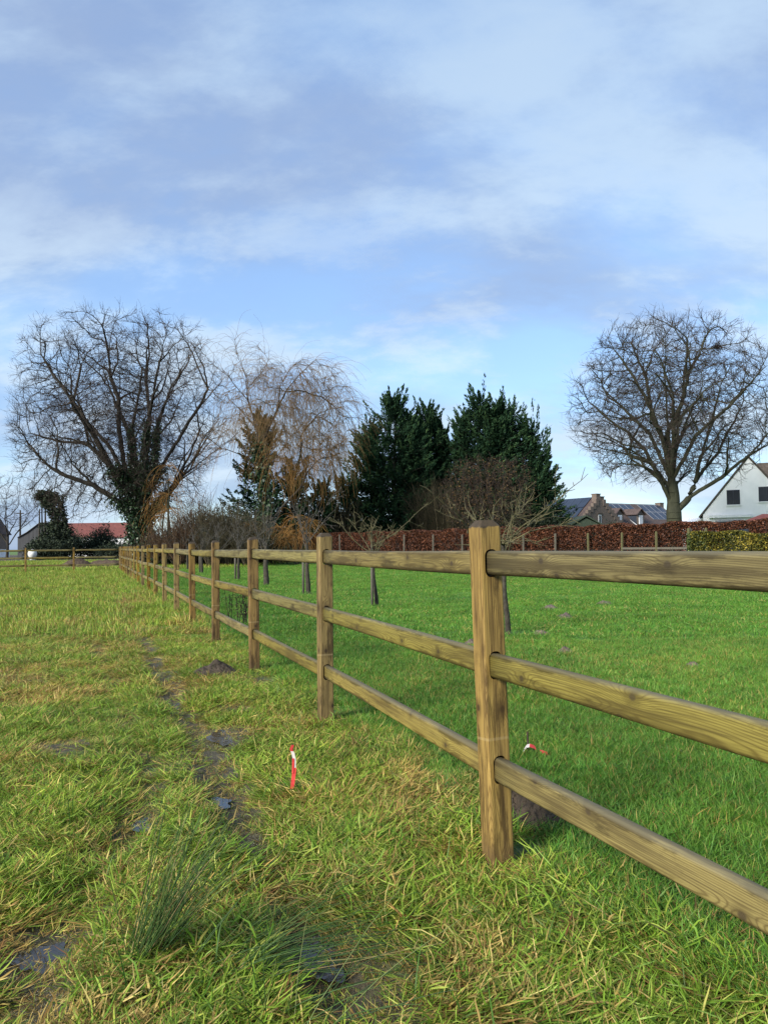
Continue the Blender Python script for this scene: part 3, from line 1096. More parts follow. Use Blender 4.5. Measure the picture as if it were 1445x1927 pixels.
def bare_tree(name, label, base, limbs, A, D, di, dk, iters, rtip, expo, rmax, barkmat, twigmat, rg, per=2, twl=(.5, 1.1), trop=(0, 0, .08), thin_at=0.035, cat='tree', span=4.5):
    root = thing(name, label, cat, base)
    P0, par0 = limb_nodes(fork_limbs(limbs, rg, span * .5, span), D)
    P, par = colonize(P0, par0, A, D, di, dk, iters, trop, rg=rg)
    r, tip = skeleton_radii(P, par, rtip, expo, rmax)
    # root flare
    r = r * (1 + 0.45 * np.exp(-np.clip(P[:, 2], 0, 9) / 0.5) * (P[:, 2] < 2))
    parts, T = skeleton_tubes(P, par, r)
    V, F, t = merge(parts)
    obj('trunk', mesh_np('trunk', V, F, True), MATS[barkmat], root)
    thin = np.where(r < thin_at)[0]
    tw = twig_sprays(P, T, thin, per, twl[0], twl[1], rg)
    V, F, t = merge(tw)
    obj('crown', mesh_np('crown', V, F, False, {'tone': t}), MATS[twigmat], root)
    return root, P, par, r, T


def ivy_on(root, P, par, r, T, sel, per, rg, rad=0.35, size=0.16):
    s = np.repeat(sel, per)
    d = norm(rg.normal(0, 1, (len(s), 3)))
    off = (r[s] + np.abs(rg.normal(0, rad * .5, len(s))) + .02)[:, None]
    T_ = T[s]
    dperp = norm(d - (d * T_).sum(1, keepdims=True) * T_)
    C = P[s] + dperp * off + T_ * rg.uniform(-.4, .4, (len(s), 1))
    C[:, 2] = np.maximum(C[:, 2], .05)
    V, F, t = leaves(C, norm(dperp * .5 + rg.normal(0, .6, (len(s), 3)) - np.array([0, 0, .5])), size * rg.uniform(.7, 1.5, len(s)), size * rg.uniform(.6, 1.1, len(s)), None, rg, .1)
    return obj('ivy', mesh_np('ivy', V, F, False, {'tone': t}), MATS['ivy_leaf'], root)


def zoomer(ox, oy, sc, Y, base):
    """points read off an enlarged view of the photo -> local 3D points about base at depth Y."""
    def f(pts, dy0=0.0, dy1=0.0):
        n = len(pts)
        out = []
        for i, (a, c) in enumerate(pts):
            p = at(ox + a / sc, oy + c / sc, Y)
            dy = dy0 + (dy1 - dy0) * i / max(1, n - 1)
            out.append((p[0] - base[0], dy, p[2]))
        return out
    return f


# --- big spreading tree by the paddock corner (many stems from an ivy-clad bole)
YL = 58.0
bp_ = at(262, 1035, YL)
baseL = (bp_[0], YL, 0)
z1 = zoomer(0, 550, 3.0104, YL, baseL)
rg = np.random.default_rng(11)
limbs = [[(0, 0, -0.2)] + z1([(800, 1330), (770, 1150)], 0, 0),
         z1([(790, 1240), (700, 1080), (620, 930), (520, 720), (400, 540), (330, 420)], 0, -2.5),
         z1([(780, 1180), (700, 980), (660, 760), (650, 600), (580, 420), (470, 340)], 0, 1.5),
         z1([(780, 1150), (760, 950), (760, 780), (800, 620), (830, 450)], 0, -1),
         z1([(800, 1200), (850, 1000), (870, 750), (900, 600), (990, 400)], 0, 2.5),
         z1([(800, 1240), (890, 1000), (920, 750), (1000, 600), (1120, 400)], 0, -2.5),
         z1([(800, 1320), (930, 1200), (1080, 1000), (1180, 860), (1260, 740)], 0, -1.5),
         z1([(790, 1300), (950, 1120), (1050, 900), (1110, 700)], 0, 2.5),
         z1([(800, 1280), (1000, 1060), (1200, 900), (1320, 800)], 0, 1.0),
         z1([(810, 1220), (980, 900), (1150, 640), (1230, 480)], 0, -1.0),
         z1([(770, 1270), (690, 1190), (560, 1100), (420, 1050), (280, 960)], 0, -2),
         z1([(750, 1160), (640, 1010), (480, 860), (380, 820), (230, 790)], 0, 2),
         z1([(760, 1180), (600, 880), (420, 700), (250, 580)], 0, 4),
         z1([(790, 1160), (700, 800), (560, 560), (430, 300)], 0, 5),
         z1([(790, 1160), (820, 700), (760, 400), (640, 260)], 0, 4),
         z1([(790, 1160), (860, 800), (950, 500), (1030, 300)], 0, -4)]
cL = at(222, 800, YL)
A = egg_points(8500, (cL[0] - baseL[0], 0, cL[2]), 8.0, 6.5, 9.0, 7.4, rg, .55, .09)
A = A[A[:, 2] > 2.6]
rootL, P, par, r, T = bare_tree('broad_tree', 'huge bare spreading tree with ivy-clad bole behind the paddock corner', baseL, limbs, A, 0.40, 3.0, 0.58, 110,
                                0.019, 2.05, 0.62, 'bark_dark', 'twig_brown', rg, 3, (.5, 1.1), thin_at=.05, trop=(0, 0, .2))
sel = np.where((r > .12) & (P[:, 2] < 7.4) & (np.abs(P[:, 0]) < 2.0))[0]
ivy_on(rootL, P, par, r, T, sel, 130, rg, .5, .17)
sel = np.where((r > .10) & (P[:, 2] >= 6.5) & (P[:, 2] < 10.5) & (np.abs(P[:, 0] - .3) < 1.5))[0]
ivy_on(rootL, P, par, r, T, sel, 80, rg, .28, .15)
sel = np.where((r > .2) & (P[:, 2] < 4.5) & (np.abs(P[:, 0]) < 2.2))[0]
ivy_on(rootL, P, par, r, T, sel, 170, rg, .6, .17)

# --- right-hand tree behind the beech hedge
YR = 50.0
bp_ = at(1268, 1000, YR)
baseR = (bp_[0], YR, 0)
z4 = zoomer(1040, 560, 3.568, YR, baseR)
rg = np.random.default_rng(12)
limbs = [[(0, 0, -.2)] + z4([(815, 1510), (805, 1380), (795, 1200), (775, 1000), (765, 800), (755, 600), (745, 480)], 0, 0),
         z4([(810, 1420), (740, 1290), (650, 1180), (560, 1140), (420, 1130)], 0, -1.5),
         z4([(800, 1400), (720, 1190), (640, 1010), (520, 870), (380, 800)], 0, 1.5),
         z4([(790, 1220), (720, 960), (620, 760), (520, 620)], 0, -1.5),
         z4([(790, 1200), (850, 960), (900, 760), (960, 560)], 0, 2),
         z4([(812, 1440), (900, 1350), (940, 1240), (960, 1100), (1020, 880), (1080, 620)], 0, -1),
         z4([(900, 1350), (960, 1300), (1090, 1220), (1180, 1120), (1330, 1010)], 0, -2),
         z4([(930, 1250), (1040, 1140), (1180, 1020), (1280, 860)], -.4, 2.5),
         z4([(800, 1300), (880, 1230), (950, 1190)], 0, 2),
         z4([(775, 1020), (680, 800), (660, 600), (640, 420)], 0, 1),
         z4([(770, 900), (840, 720), (860, 520), (900, 400)], 0, -2),
         z4([(800, 1300), (700, 1100), (560, 1020), (400, 960)], 0, 3.5),
         z4([(795, 1250), (880, 1000), (1000, 800), (1150, 560)], 0, 4),
         z4([(795, 1250), (700, 900), (560, 700), (440, 520)], 0, 4),
         z4([(795, 1250), (760, 900), (700, 700), (560, 480)], 0, -4),
         z4([(795, 1250), (900, 950), (1080, 760), (1220, 560)], 0, -4)]
cR = at(1040 + 800 / 3.568, 560 + 800 / 3.568, YR)
A = egg_points(8000, (cR[0] - baseR[0], 0, cR[2]), 6.6, 5.6, 6.9, 4.6, rg, .55, .06)
rootR, P, par, r, T = bare_tree('round_crowned_tree', 'large bare round-crowned tree rising behind the russet beech hedge', baseR, limbs, A, 0.32, 2.5, 0.46, 110,
                                0.017, 2.05, 0.48, 'bark_green', 'twig_brown', rg, 3, (.35, .85), thin_at=.045, trop=(0, 0, .18), span=3.6)
sel = np.where((r < .05) & (P[:, 2] > 12) & (P[:, 0] > 1.5) & (P[:, 0] < 4))[0]
if len(sel):
    q = P[sel[len(sel) // 2]] + np.array(baseR)
    n = 110
    d = norm(rng.normal(0, 1, (n, 3)))
    Q, Rr = strands(q + d * rng.uniform(.03, .2, (n, 1)), norm(np.cross(d, rng.normal(0, 1, (n, 3)))), rng.uniform(.3, .6, n), 3, 0, .3, .012, .006)
    V, F, t = tube_batch(Q, Rr, 3, rng.random(n))
    tag(obj('bird_nest', mesh_np('bird_nest', V - q, F, False, {'tone': t * .3}), MATS['twig_brown'], loc=tuple(q)), 'dark twiggy bird nest high in the round-crowned bare tree', 'nest')

# --- weeping willow
YW = 54.0
bw = at(505, 1040, YW)
baseW = (bw[0], YW, 0)
z2 = zoomer(380, 600, 3.0104, YW, baseW)
rg = np.random.default_rng(13)
limbs = [[(0, 0, -.2)] + z2([(370, 1200), (350, 900), (310, 620), (265, 470), (250, 330), (200, 200), (190, 120)], 0, 0),
         z2([(265, 470), (160, 340), (60, 260), (0, 180)], 0, -1.5),
         z2([(255, 400), (340, 290), (370, 220), (300, 130)], 0, 1),
         z2([(330, 740), (430, 520), (480, 420), (560, 330), (650, 250)], 0, -1),
         z2([(480, 420), (560, 420), (680, 460), (760, 520)], -.6, -1.5),
         z2([(350, 850), (250, 780), (130, 740), (20, 660)], 0, -1.5),
         z2([(310, 620), (220, 520), (120, 420), (10, 380)], 0, 1.5),
         z2([(360, 1150), (560, 960), (600, 880), (680, 800), (780, 780)], 0, -1.5),
         z2([(600, 880), (560, 760), (570, 640), (640, 560)], -.8, 0),
         z2([(430, 520), (440, 380), (500, 250), (560, 200)], 0, 1.5)]
cW = at(545, 800, YW)
A = egg_points(1800, (cW[0] - baseW[0], 0, cW[2]), 5.0, 4.2, 4.9, 4.0, rg, .45, .12)
rootW = thing('weeping_willow', 'leafless weeping willow with orange hanging twigs and ivied stem', 'tree', baseW)
P0, par0 = limb_nodes(limbs, .45)
P, par = colonize(P0, par0, A, .45, 2.6, .8, 60, (0, 0, .05), .2, rg)
r, tip = skeleton_radii(P, par, .015, 2.4, .32)
parts, T = skeleton_tubes(P, par, r)
V, F, t = merge(parts)
obj('trunk', mesh_np('trunk', V, F, True), MATS['bark_dark'], rootW)
thin = np.where((r < .05) & (P[:, 2] > 4) & ~((np.abs(P[:, 0] + 1.0) < 1.5) & (P[:, 2] < 9.5) & (P[:, 1] < .6)))[0]
s = np.repeat(thin, 6)
d = norm(T[s] * .8 + rg.normal(0, .4, (len(s), 3)) + np.array([0.12, 0, .2]))
Q, Rr = strands(P[s], d, rg.uniform(1.0, 3.2, len(s)), 9, -.27, .10, .009, .005, rg)
hgt = np.clip((9.5 - Q[:, 0, 2]) / 6, 0, 1)
parts = [tube_batch(Q, Rr, 3, np.clip(hgt * .8 + rg.normal(0, .15, len(s)), 0, 1))]
# longer hanging curtains low in the crown
low = np.where((r < .07) & (P[:, 2] > 3.0) & (P[:, 2] < 8.5))[0]
low = low[np.abs(P[low, 0] + 1.0) > 1.3]
s = rg.choice(low, 420)
d = norm(T[s] * .5 + rg.normal(0, .35, (len(s), 3)) + np.array([0, 0, .25]))
Q, Rr = strands(P[s], d, rg.uniform(1.5, 3.6, len(s)), 9, -.42, .08, .011, .005, rg)
Q[:, :, 2] = np.maximum(Q[:, :, 2], .3)
parts.append(tube_batch(Q, Rr, 3, np.clip(.62 + rg.normal(0, .2, len(s)), 0, 1)))
V, F, t = merge(parts)
obj('crown', mesh_np('crown', V, F, False, {'tone': t}), MATS['willow_twig'], rootW)
sel = np.where((r > .09) & (P[:, 2] < 9.2) & (P[:, 2] > .4) & (np.abs(P[:, 0] + 1.0) < 2.0))[0]
ivy_on(rootW, P, par, r, T, sel, 130, rg, .75, .2)

# orange willow curtains hanging in front of the broad tree's right stems
def curtain(name, label, px, py0, Y, n, width, lmin, lmax, rg):
    c = at(px, py0, Y)
    root = thing(name, label, 'tree', (c[0], Y, 0))
    # two arching stems carry the curtain
    top = c[2]
    St, Rs = strands(np.zeros((3, 3)) + rg.normal(0, .1, (3, 3)) * (1, 1, 0), norm(np.array([[.15, 0, 1], [-.2, .1, 1], [0, -.1, 1.0]])), np.array([top, top * .9, top * 1.02]), 8, 0.0, .07, .10, .03, rg)
    V, F, t = tube_batch(St, Rs, 6)
    obj('trunk', mesh_np('trunk', V, F, True), MATS['bark_green'], root)
    k = rg.integers(4, 8, n)
    w = rg.integers(0, 3, n)
    s0 = St[w, k]
    d = norm(rg.normal(0, 1, (n, 3)) * (1, .7, .15) + np.array([0, 0, .35]))
    Q, Rr = strands(s0, d, rg.uniform(lmin, lmax, n), 9, -.36, .12, .012, .005, rg)
    Q[:, :, 2] = np.maximum(Q[:, :, 2], .2)
    V, F, t = tube_batch(Q, Rr, 3, np.clip(.8 + rg.normal(0, .2, n), 0, 1))
    obj('crown', mesh_np('crown', V, F, False, {'tone': t}), MATS['willow_twig'], root)
    return root


rg = np.random.default_rng(14)
curtain('willow_sapling', 'slim willow with orange drooping twigs beside the ivy-clad bole', 318, 880, 55.5, 200, 2, 1.4, 3.4, rg)
curtain('willow_sapling', 'low willow with rusty orange twigs before the weeping willow stem', 455, 985, 50.5, 260, 2, 1.0, 2.4, rg)
curtain('willow_sapling', 'low willow with rusty orange twigs near the hedge end', 560, 975, 51.5, 280, 2, 1.0, 2.6, rg)

# --- small bare tree in front of the far left house
YF = 98.0
bf = at(14, 1034, YF)
baseF = (bf[0], YF, 0)
rg = np.random.default_rng(15)
cF = at(12, 950, YF)
A = egg_points(1100, (0, 0, cF[2]), 4.6, 4.0, 4.2, 3.6, rg, .5, .1)
limbs = [[(0, 0, -.2), (0.1, 0, 1.6), (0, 0, 4.2), (-.3, 0, 7)], [(0, 0, 1.8), (1.4, 0, 3.6), (2.6, .5, 5.6)], [(0, 0, 2.2), (-1.5, 0, 4.2), (-2.6, 0, 6)], [(0, 0, 3), (.8, 1.2, 5.5)], [(0, 0, 3), (.3, -1.4, 5.6)]]
bare_tree('garden_tree', 'small bare round tree beside the utility pole and far house', baseF, limbs, A, .45, 2.4, .75, 50, .018, 2.4, .25, 'bark_dark', 'twig_brown', rg, 2, (.5, 1.0))

# ------------------------------------------------------------------ conifers
def cypress(name, label, base, leaders, rg, density=1.0, mat='cypress', gap=0.0, bottom=0.6):
    """leaders: list of (dx, dy, height, radius, lowest foliage z)."""
    root = thing(name, label, 'tree', base)
    TV = []
    C, Dd, Ls, Ws, Tn = [], [], [], [], []
    tw = []
    for dx, dy, h, rad, z0 in leaders:
        h = h - .55
        rad = rad * 1.12
        K = 9
        zs = np.linspace(-.2, h * .97, K)
        pl = np.stack([dx + np.sin(zs * .7 + dx) * .12, dy + np.cos(zs * .6) * .12, zs], 1)
        pl[0, :2] = (dx * .6, dy * .6)
        TV.append(tube_batch(pl[None], np.linspace(.30, .025, K)[None] * (h / 13), 7))
        nb = int(300 * density * (h / 13))
        z = z0 + (h - z0) * (1 - rg.random(nb) ** .8)
        t = (z - z0) / (h - z0)
        az = rg.uniform(0, 2 * np.pi, nb)
        prof = rad * np.clip(1.0 - t, 0, 1) ** .58 * (0.7 + .3 * np.clip((t + .08) / .2, 0, 1))
        lob = 1 + .16 * np.sin(az * 3 + z * 1.1 + dx) + .12 * np.sin(az * 7 - z * 2.3)
        ln = prof * lob * rg.uniform(.55, 1.22, nb) + .30
        rise = np.tan(np.radians(np.clip(rg.normal(7, 11, nb) + 48 * t ** 1.3, -12, 66)))
        o = np.stack([np.full(nb, dx), np.full(nb, dy), z - .30 * ln], 1)
        hd = np.stack([np.cos(az), np.sin(az), np.zeros(nb)], 1)
        m_ = 90
        for j in range(m_):
            f = .22 + .80 * rg.random(nb) ** .7
            up = rise * ln * f * (0.25 + .75 * f)
            p = o + hd * (f * ln)[:, None]
            p[:, 2] += up
            sp_ = .05 + .30 * np.clip(1 - f, 0, 1)
            p += rg.normal(0, 1, (nb, 3)) * (sp_ * (.45 + .30 * ln))[:, None] * np.array([1, 1, .55])
            p[:, 2] -= np.abs(rg.normal(0, .10, nb)) * (1.1 - f) * 2
            keep = p[:, 2] > bottom
            d = norm(hd * .8 + rg.normal(0, .45, (nb, 3)) + np.array([0, 0, .06])[None, :] + np.array([0, 0, .8])[None, :] * (rise * f)[:, None])
            C.append(p[keep])
            Dd.append(d[keep])
            Ls.append((rg.uniform(.18, .42, nb))[keep])
            Ws.append((rg.uniform(.06, .125, nb))[keep])
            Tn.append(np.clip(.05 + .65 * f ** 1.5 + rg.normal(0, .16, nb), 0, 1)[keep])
        # feathery leading shoots at the top
        n2 = 11
        a2 = rg.uniform(0, 6.28, n2)
        q2 = rg.uniform(0, 1, n2)
        s0 = np.stack([dx + np.cos(a2) * .45 * q2, dy + np.sin(a2) * .45 * q2, h - 1.3 - 1.0 * q2 + rg.uniform(-.3, .3, n2)], 1)
        dv = norm(np.stack([np.cos(a2) * .45 + .12, np.sin(a2) * .45, np.ones(n2)], 1))
        l2 = rg.uniform(.5, .95, n2)
        for j in range(90):
            f = rg.random(n2)
            q = s0 + dv * (f * l2)[:, None] + rg.normal(0, 1, (n2, 3)) * (.26 * (1.05 - f))[:, None]
            q[:, 0] += .25 * f ** 3
            C.append(q)
            Dd.append(norm(dv + rg.normal(0, .45, (n2, 3))))
            Ls.append(rg.uniform(.14, .34, n2))
            Ws.append(rg.uniform(.05, .10, n2))
            Tn.append(np.clip(rg.normal(.6, .2, n2), 0, 1))
        # bare branches carrying the sprays
        kb = rg.choice(nb, min(nb, 140), replace=False)
        dd = hd[kb].copy()
        dd[:, 2] = rise[kb] * .6
        Q, Rr = strands(o[kb], dd, ln[kb] * 1.0, 4, .03, .05, .045, .012, rg)
        tw.append(tube_batch(Q, Rr, 3))
    V, F, t = merge(TV + tw)
    obj('trunk', mesh_np('trunk', V, F, True), MATS['bark_dark'], root)
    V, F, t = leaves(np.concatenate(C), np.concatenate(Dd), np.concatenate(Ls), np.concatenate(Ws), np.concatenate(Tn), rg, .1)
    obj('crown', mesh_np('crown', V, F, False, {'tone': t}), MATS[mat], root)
    return root


def hgt(px, py, Y):
    return at(px, py, Y)[2]


rg = np.random.default_rng(21)
Y1 = 63.0
c1 = at(742, 1000, Y1)
cypress('cypress_tree', 'dark green cypress with a leaning pointed top left of the twin peaks', (c1[0], Y1, 0),
        [(0.1, 0, hgt(750, 737, Y1), 3.5, 1.0), (-1.9, .8, hgt(700, 785, Y1), 2.5, 1.0), (1.6, .3, hgt(790, 790, Y1), 2.6, 1.6)], rg)
c2 = at(806, 1000, 65)
cypress('cypress_tree', 'narrow dark green cypress with feathery top between the two broader ones', (c2[0], 65, 0),
        [(0.1, 0, hgt(805, 757, 65), 2.2, 2.6), (-1.3, .4, hgt(772, 770, 65), 1.7, 4.0), (1.1, .2, hgt(830, 790, 65), 1.2, 3.0)], rg)
c3 = at(928, 1000, 64)
cypress('cypress_tree', 'broad dark green cypress with several tops behind the brown shrub', (c3[0], 64, 0),
        [(-1.0, 0, hgt(903, 736, 64), 3.2, 1.5), (-2.4, .2, hgt(868, 770, 64), 1.4, 3), (1.4, .4, hgt(960, 757, 64), 3.8, 1.2), (3.2, .2, hgt(995, 800, 64) + .2, 3.1, .8), (0.2, -.5, hgt(930, 748, 64), 2.6, 3)], rg)
c4 = at(1030, 1000, 63)
cypress('cypress_tree', 'low dark cypress with stepped side branches beside the brick house', (c4[0] - .6, 63, 0), [(0, 0, hgt(1030, 862, 63), 2.5, .4)], rg)
c5 = at(492, 1000, 60)
cypress('cypress_tree', 'dark conifer standing close behind the weeping willow stem', (c5[0], 60, 0), [(0, 0, hgt(490, 775, 60), 2.6, .5), (2.4, .5, hgt(540, 865, 60), 2.0, .5)], rg, .75)
c6 = at(610, 1000, 61)
cypress('cypress_tree', 'low dark conifer filling the gap left of the hedge', (c6[0], 61, 0), [(0, 0, hgt(612, 905, 61), 2.6, .4), (1.8, 1, hgt(655, 890, 61), 2.3, .4)], rg, .7)

# dark ivy-topped tree in the farmyard
rg = np.random.default_rng(22)
Yd = 92.0
cd = at(100, 1034, Yd)


def leaf_blobs(blobs, n, size, rg, mat, name, parent, hollow=.55):
    C, Dd = [], []
    for (x, y, z, rx, ry, rz_, wgt) in blobs:
        k = int(n * wgt)
        d = norm(rg.normal(0, 1, (k, 3)))
        lob = 1 + .25 * np.sin(d[:, 0] * 6 + x) * np.cos(d[:, 2] * 5 + z) + .15 * np.sin(d[:, 1] * 9)
        tt = (hollow + (1 - hollow) * rg.random(k)) * lob
        C.append(np.stack([x + d[:, 0] * rx * tt, y + d[:, 1] * ry * tt, np.maximum(z + d[:, 2] * rz_ * tt, .04)], 1))
        Dd.append(d + rg.normal(0, .6, (k, 3)))
    C = np.concatenate(C)
    V, F, t = leaves(C, np.concatenate(Dd), size * rg.uniform(.7, 1.5, len(C)), size * rg.uniform(.5, .9, len(C)), None, rg, .1)
    return obj(name, mesh_np(name, V, F, False, {'tone': t}), MATS[mat], parent)


rootD = thing('ivied_tree', 'dark evergreen-smothered tree with a bulging top in the farmyard', 'tree', (cd[0], Yd, 0))
St, Rs = strands(np.array([[0, 0, -.1], [-.8, 0, -.1], [-1.3, .2, -.1], [.4, .2, -.1], [-1.8, .1, -.1]]), norm(np.array([[0, 0, 1.], [-.02, 0, 1], [-.03, 0, 1], [.05, 0, 1], [0, 0, 1]])),
                 np.array([8.0, 7.4, 6.4, 5.5, 6.2]), 7, 0, .02, .16, .06, rg)
V, F, t = tube_batch(St, Rs, 6)
obj('trunk', mesh_np('trunk', V, F, True), MATS['bark_dark'], rootD)
leaf_blobs([(-.9, 0, 7.6, 1.3, 1.2, .8, .18), (0.1, 0, 6.6, 1.4, 1.3, 1.3, .25), (.7, 0, 5.0, 1.0, 1.0, 1.2, .14), (.9, 0, 3.4, 1.5, 1.3, 1.6, .18), (.2, 0, 1.6, 2.6, 1.8, 1.7, .3), (-1.8, .4, 1.2, 1.6, 1.4, 1.3, .15), (-.3, 0, 3.0, 1.3, 1.2, 1.6, .12)], 9000, .24, rg, 'dark_leaf', 'crown', rootD)


def dark_shrub(label, px, pyt, Y, hw, rg, n=3500, mat='dark_leaf', size=.2, twigs=True):
    c = at(px, 1000, Y)
    h = hgt(px, pyt, Y)
    root = thing('evergreen_shrub' if mat != 'brown_leaf' else 'brown_shrub', label, 'shrub', (c[0], Y, 0))
    k = 14
    d = norm(rg.normal(0, .45, (k, 3)) * (1, 1, 0) * (hw / max(h, .5)) + np.array([0, 0, 1]))
    St, Rs = strands(rg.normal(0, .15, (k, 3)) * (1, 1, 0), d, h * rg.uniform(.7, .95, k), 6, 0, .06, .04, .012, rg)
    V, F, t = tube_batch(St, Rs, 4)
    obj('stems', mesh_np('stems', V, F, True), MATS['bark_dark'], root)
    leaf_blobs([(0, 0, h * .5, hw, hw * .8, h * .5, .5), (-.45 * hw, 0, h * .38, hw * .6, hw * .6, h * .4, .25), (.4 * hw, 0, h * .42, hw * .65, hw * .6, h * .45, .25)], n, size, rg, mat, 'foliage', root, .3)
    return root


rg = np.random.default_rng(23)
dark_shrub('rounded dark evergreen bush hiding part of the red roof', 168, 1003, 96, 2.6, rg)
dark_shrub('dark bush between the red roof and the ivied tree', 135, 998, 98, 2.2, rg)
dark_shrub('pointed dark evergreen bush before the bright end of the red roof', 192, 985, 97, 1.7, rg)
dark_shrub('low dark hedge-like bush below the white farm wall', 232, 1016, 94, 3.6, rg)
dark_shrub('dark spreading bush below the middle of the red roof', 205, 1012, 99, 3.2, rg)
dark_shrub('dark tall bush beside the grey shed corner', 112, 992, 97, 2.4, rg)
dark_shrub('dark low bush against the grey shed wall', 88, 1010, 90, 2.4, rg)

# ------------------------------------------------------------------ hedges
def hedge_leaves(p0, p1, thick, h, n, size, rg, z0=0.1, lowsparse=0.5):
    p0 = np.array(p0, float)
    p1 = np.array(p1, float)
    d = p1 - p0
    L = np.linalg.norm(d)
    d /= L
    nrm = np.array([d[1], -d[0]])
    if nrm[1] > 0:
        nrm = -nrm
    k = int(n)
    s = rg.uniform(0, L, k)
    face = rg.random(k)
    zt = rg.random(k)
    keep = rg.random(k) < np.where(zt < .55, 1 - lowsparse * (1 - zt / .55) ** .5, 1.0)
    htop = h + .05 * np.sin(s * 1.7) + .04 * np.sin(s * 4.3 + 1)
    on_top = face > .8
    back = (face < .18)
    off = np.where(on_top, rg.uniform(-.5, .5, k) * thick, np.where(back, -.5, .5) * thick * rg.uniform(.72, 1.05, k))
    bulge = .06 * np.sin(s * 2.3 + zt * 4)
    off = off + np.where(on_top, 0, np.sign(off) * bulge)
    z = np.where(on_top, htop - np.abs(rg.normal(0, .05, k)) + .04 * rg.random(k), z0 + zt * (htop - z0))
    C = np.stack([p0[0] + d[0] * s + nrm[0] * off, p0[1] + d[1] * s + nrm[1] * off, z], 1)[keep]
    Dv = norm(np.stack([nrm[0] * np.sign(off), nrm[1] * np.sign(off), .2 + on_top * 1.0], 1)[keep] + rg.normal(0, .8, (keep.sum(), 3)))
    return leaves(C, Dv, size * rg.uniform(.7, 1.4, keep.sum()), size * rg.uniform(.5, .85, keep.sum()), None, rg, .15), d, nrm, L


rg = np.random.default_rng(31)
HA = at(522, 1063, 62.0)[:2]
HB = at(1600, 1063, 31.5)[:2]
HH = 2.12
hroot = thing('beech_hedge', 'long clipped russet beech hedge across the back of the lawn', 'hedge', (HA[0], HA[1], 0))
(V, F, t), hd_, hn_, HL = hedge_leaves(HA - HA, HB - HA, .9, HH, 230000, .095, rg, .15, .86)
obj('foliage', mesh_np('foliage', V, F, False, {'tone': t}), MATS['russet_leaf'], hroot)
k = int(HL * 10)
s = np.sort(rg.uniform(0, HL, k))
st = np.stack([hd_[0] * s, hd_[1] * s, np.zeros(k)], 1) + np.stack([hn_[0] * rg.uniform(-.2, .2, k), hn_[1] * rg.uniform(-.2, .2, k), np.zeros(k) - .05], 1)
Q, Rr = strands(st, norm(rg.normal(0, .22, (k, 3)) + np.array([0, 0, 1])), rg.uniform(1.7, 2.3, k), 6, 0, .10, .03, .008, rg)
a1 = tube_batch(Q, Rr, 4, rg.random(k) * .5)
s2 = np.repeat(np.arange(k), 9)
kk = rg.integers(1, 5, len(s2))
Q2, R2 = strands(Q[s2, kk], norm(rg.normal(0, 1, (len(s2), 3)) * (1, 1, .5) + np.array([0, 0, .4])), rg.uniform(.3, .75, len(s2)), 3, 0, .2, .010, .004, rg)
V, F, t = merge([a1, tube_batch(Q2, R2, 3, rg.random(len(s2)))])
obj('stems', mesh_np('stems', V, F, True, {'tone': t}), MATS['twig_brown'], hroot)

# golden hedge nearer on the right
GA = at(1300, 1085, 29.0)[:2]
GB = at(1640, 1085, 27.0)[:2]
GH = hgt(1380, 1003, 28.3)
groot = thing('golden_hedge', 'low clipped green and golden hedge before the white house', 'hedge', (GA[0], GA[1], 0))
(V, F, t), gd_, gn_, GL = hedge_leaves(GA - GA, GB - GA, 1.0, GH, 42000, .07, rg, .05, .1)
fr = V.reshape(-1, 4, 3).mean(1)
obj('foliage', mesh_np('foliage', V, F, False, {'tone': t}), MATS['golden_leaf'], groot)
# the hedge's green end
n = 4500
C = np.stack([rg.uniform(-.12, .5, n), rg.uniform(-.5, .5, n), rg.uniform(.05, GH, n)], 1)
C[:, :2] = C[:, :1] * gd_[None, :] + C[:, 1:2] * gn_[None, :] + 0
V, F, t = leaves(C, rg.normal(0, 1, (n, 3)), .07, .05, None, rg)
obj('green_end', mesh_np('green_end', V, F, False, {'tone': t}), toned('privet_leaf', [(0, (.02, .035, .01)), (1, (.10, .12, .03))], .6), groot)
k = 90
st = np.stack([gd_[0] * rg.uniform(0, GL, k), np.zeros(k), np.zeros(k) - .05], 1)
st[:, 1] = st[:, 0] * gd_[1] / gd_[0]
Q, Rr = strands(st, norm(rg.normal(0, .2, (k, 3)) + np.array([0, 0, 1])), np.full(k, GH * .85), 5, 0, .1, .02, .006, rg)
V, F, t = tube_batch(Q, Rr, 4)
obj('stems', mesh_np('stems', V, F, True), MATS['bark_dark'], groot)

# wire fence with mossy posts along the hedge foot
wf = thing('wire_fence', 'wire fence on mossy wooden posts in front of the beech hedge', 'fence', (0, 0, 0))
prev = None
tops = {1298: 994, 1235: 1000, 1330: 993, 1107: 1003, 1170: 1002, 1045: 1004}
wpts = []
for px in (585, 640, 700, 760, 815, 870, 925, 985, 1045, 1107, 1170, 1235, 1298, 1330, 1366):
    # intersect the line parallel to the hedge face
    d = ray(px, 1060)
    o = HA + hn_ * .75
    # o + s*hd = t*(dx,dy)
    Mx = np.array([[hd_[0], -d[0]], [hd_[1], -d[1]]])
    s_, t_ = np.linalg.solve(Mx, -o)
    p = o + hd_ * s_
    wpts.append(p)
    w = .055 if px != 1298 else .07
    top = hgt(px, tops.get(px, 1006), p[1])
    mb = MB()
    V, F = loft([[(a * w / .1, c * w / .1, z) for a, c in rrect(.17, .17, .03, 2)] for z in (-.3, top - .04)] + [[(a * .7 * w / .1, c * .7 * w / .1, top) for a, c in rrect(.17, .17, .03, 2)]])
    mb.add(V, F)
    o_ = mb.build('post', MATS['moss_wood' if px > 1080 else 'stake_wood'], wf)
    o_.location = (p[0], p[1], 0)
    o_.rotation_euler = (rg.normal(0, .012), rg.normal(0, .012), rg.uniform(0, .4))
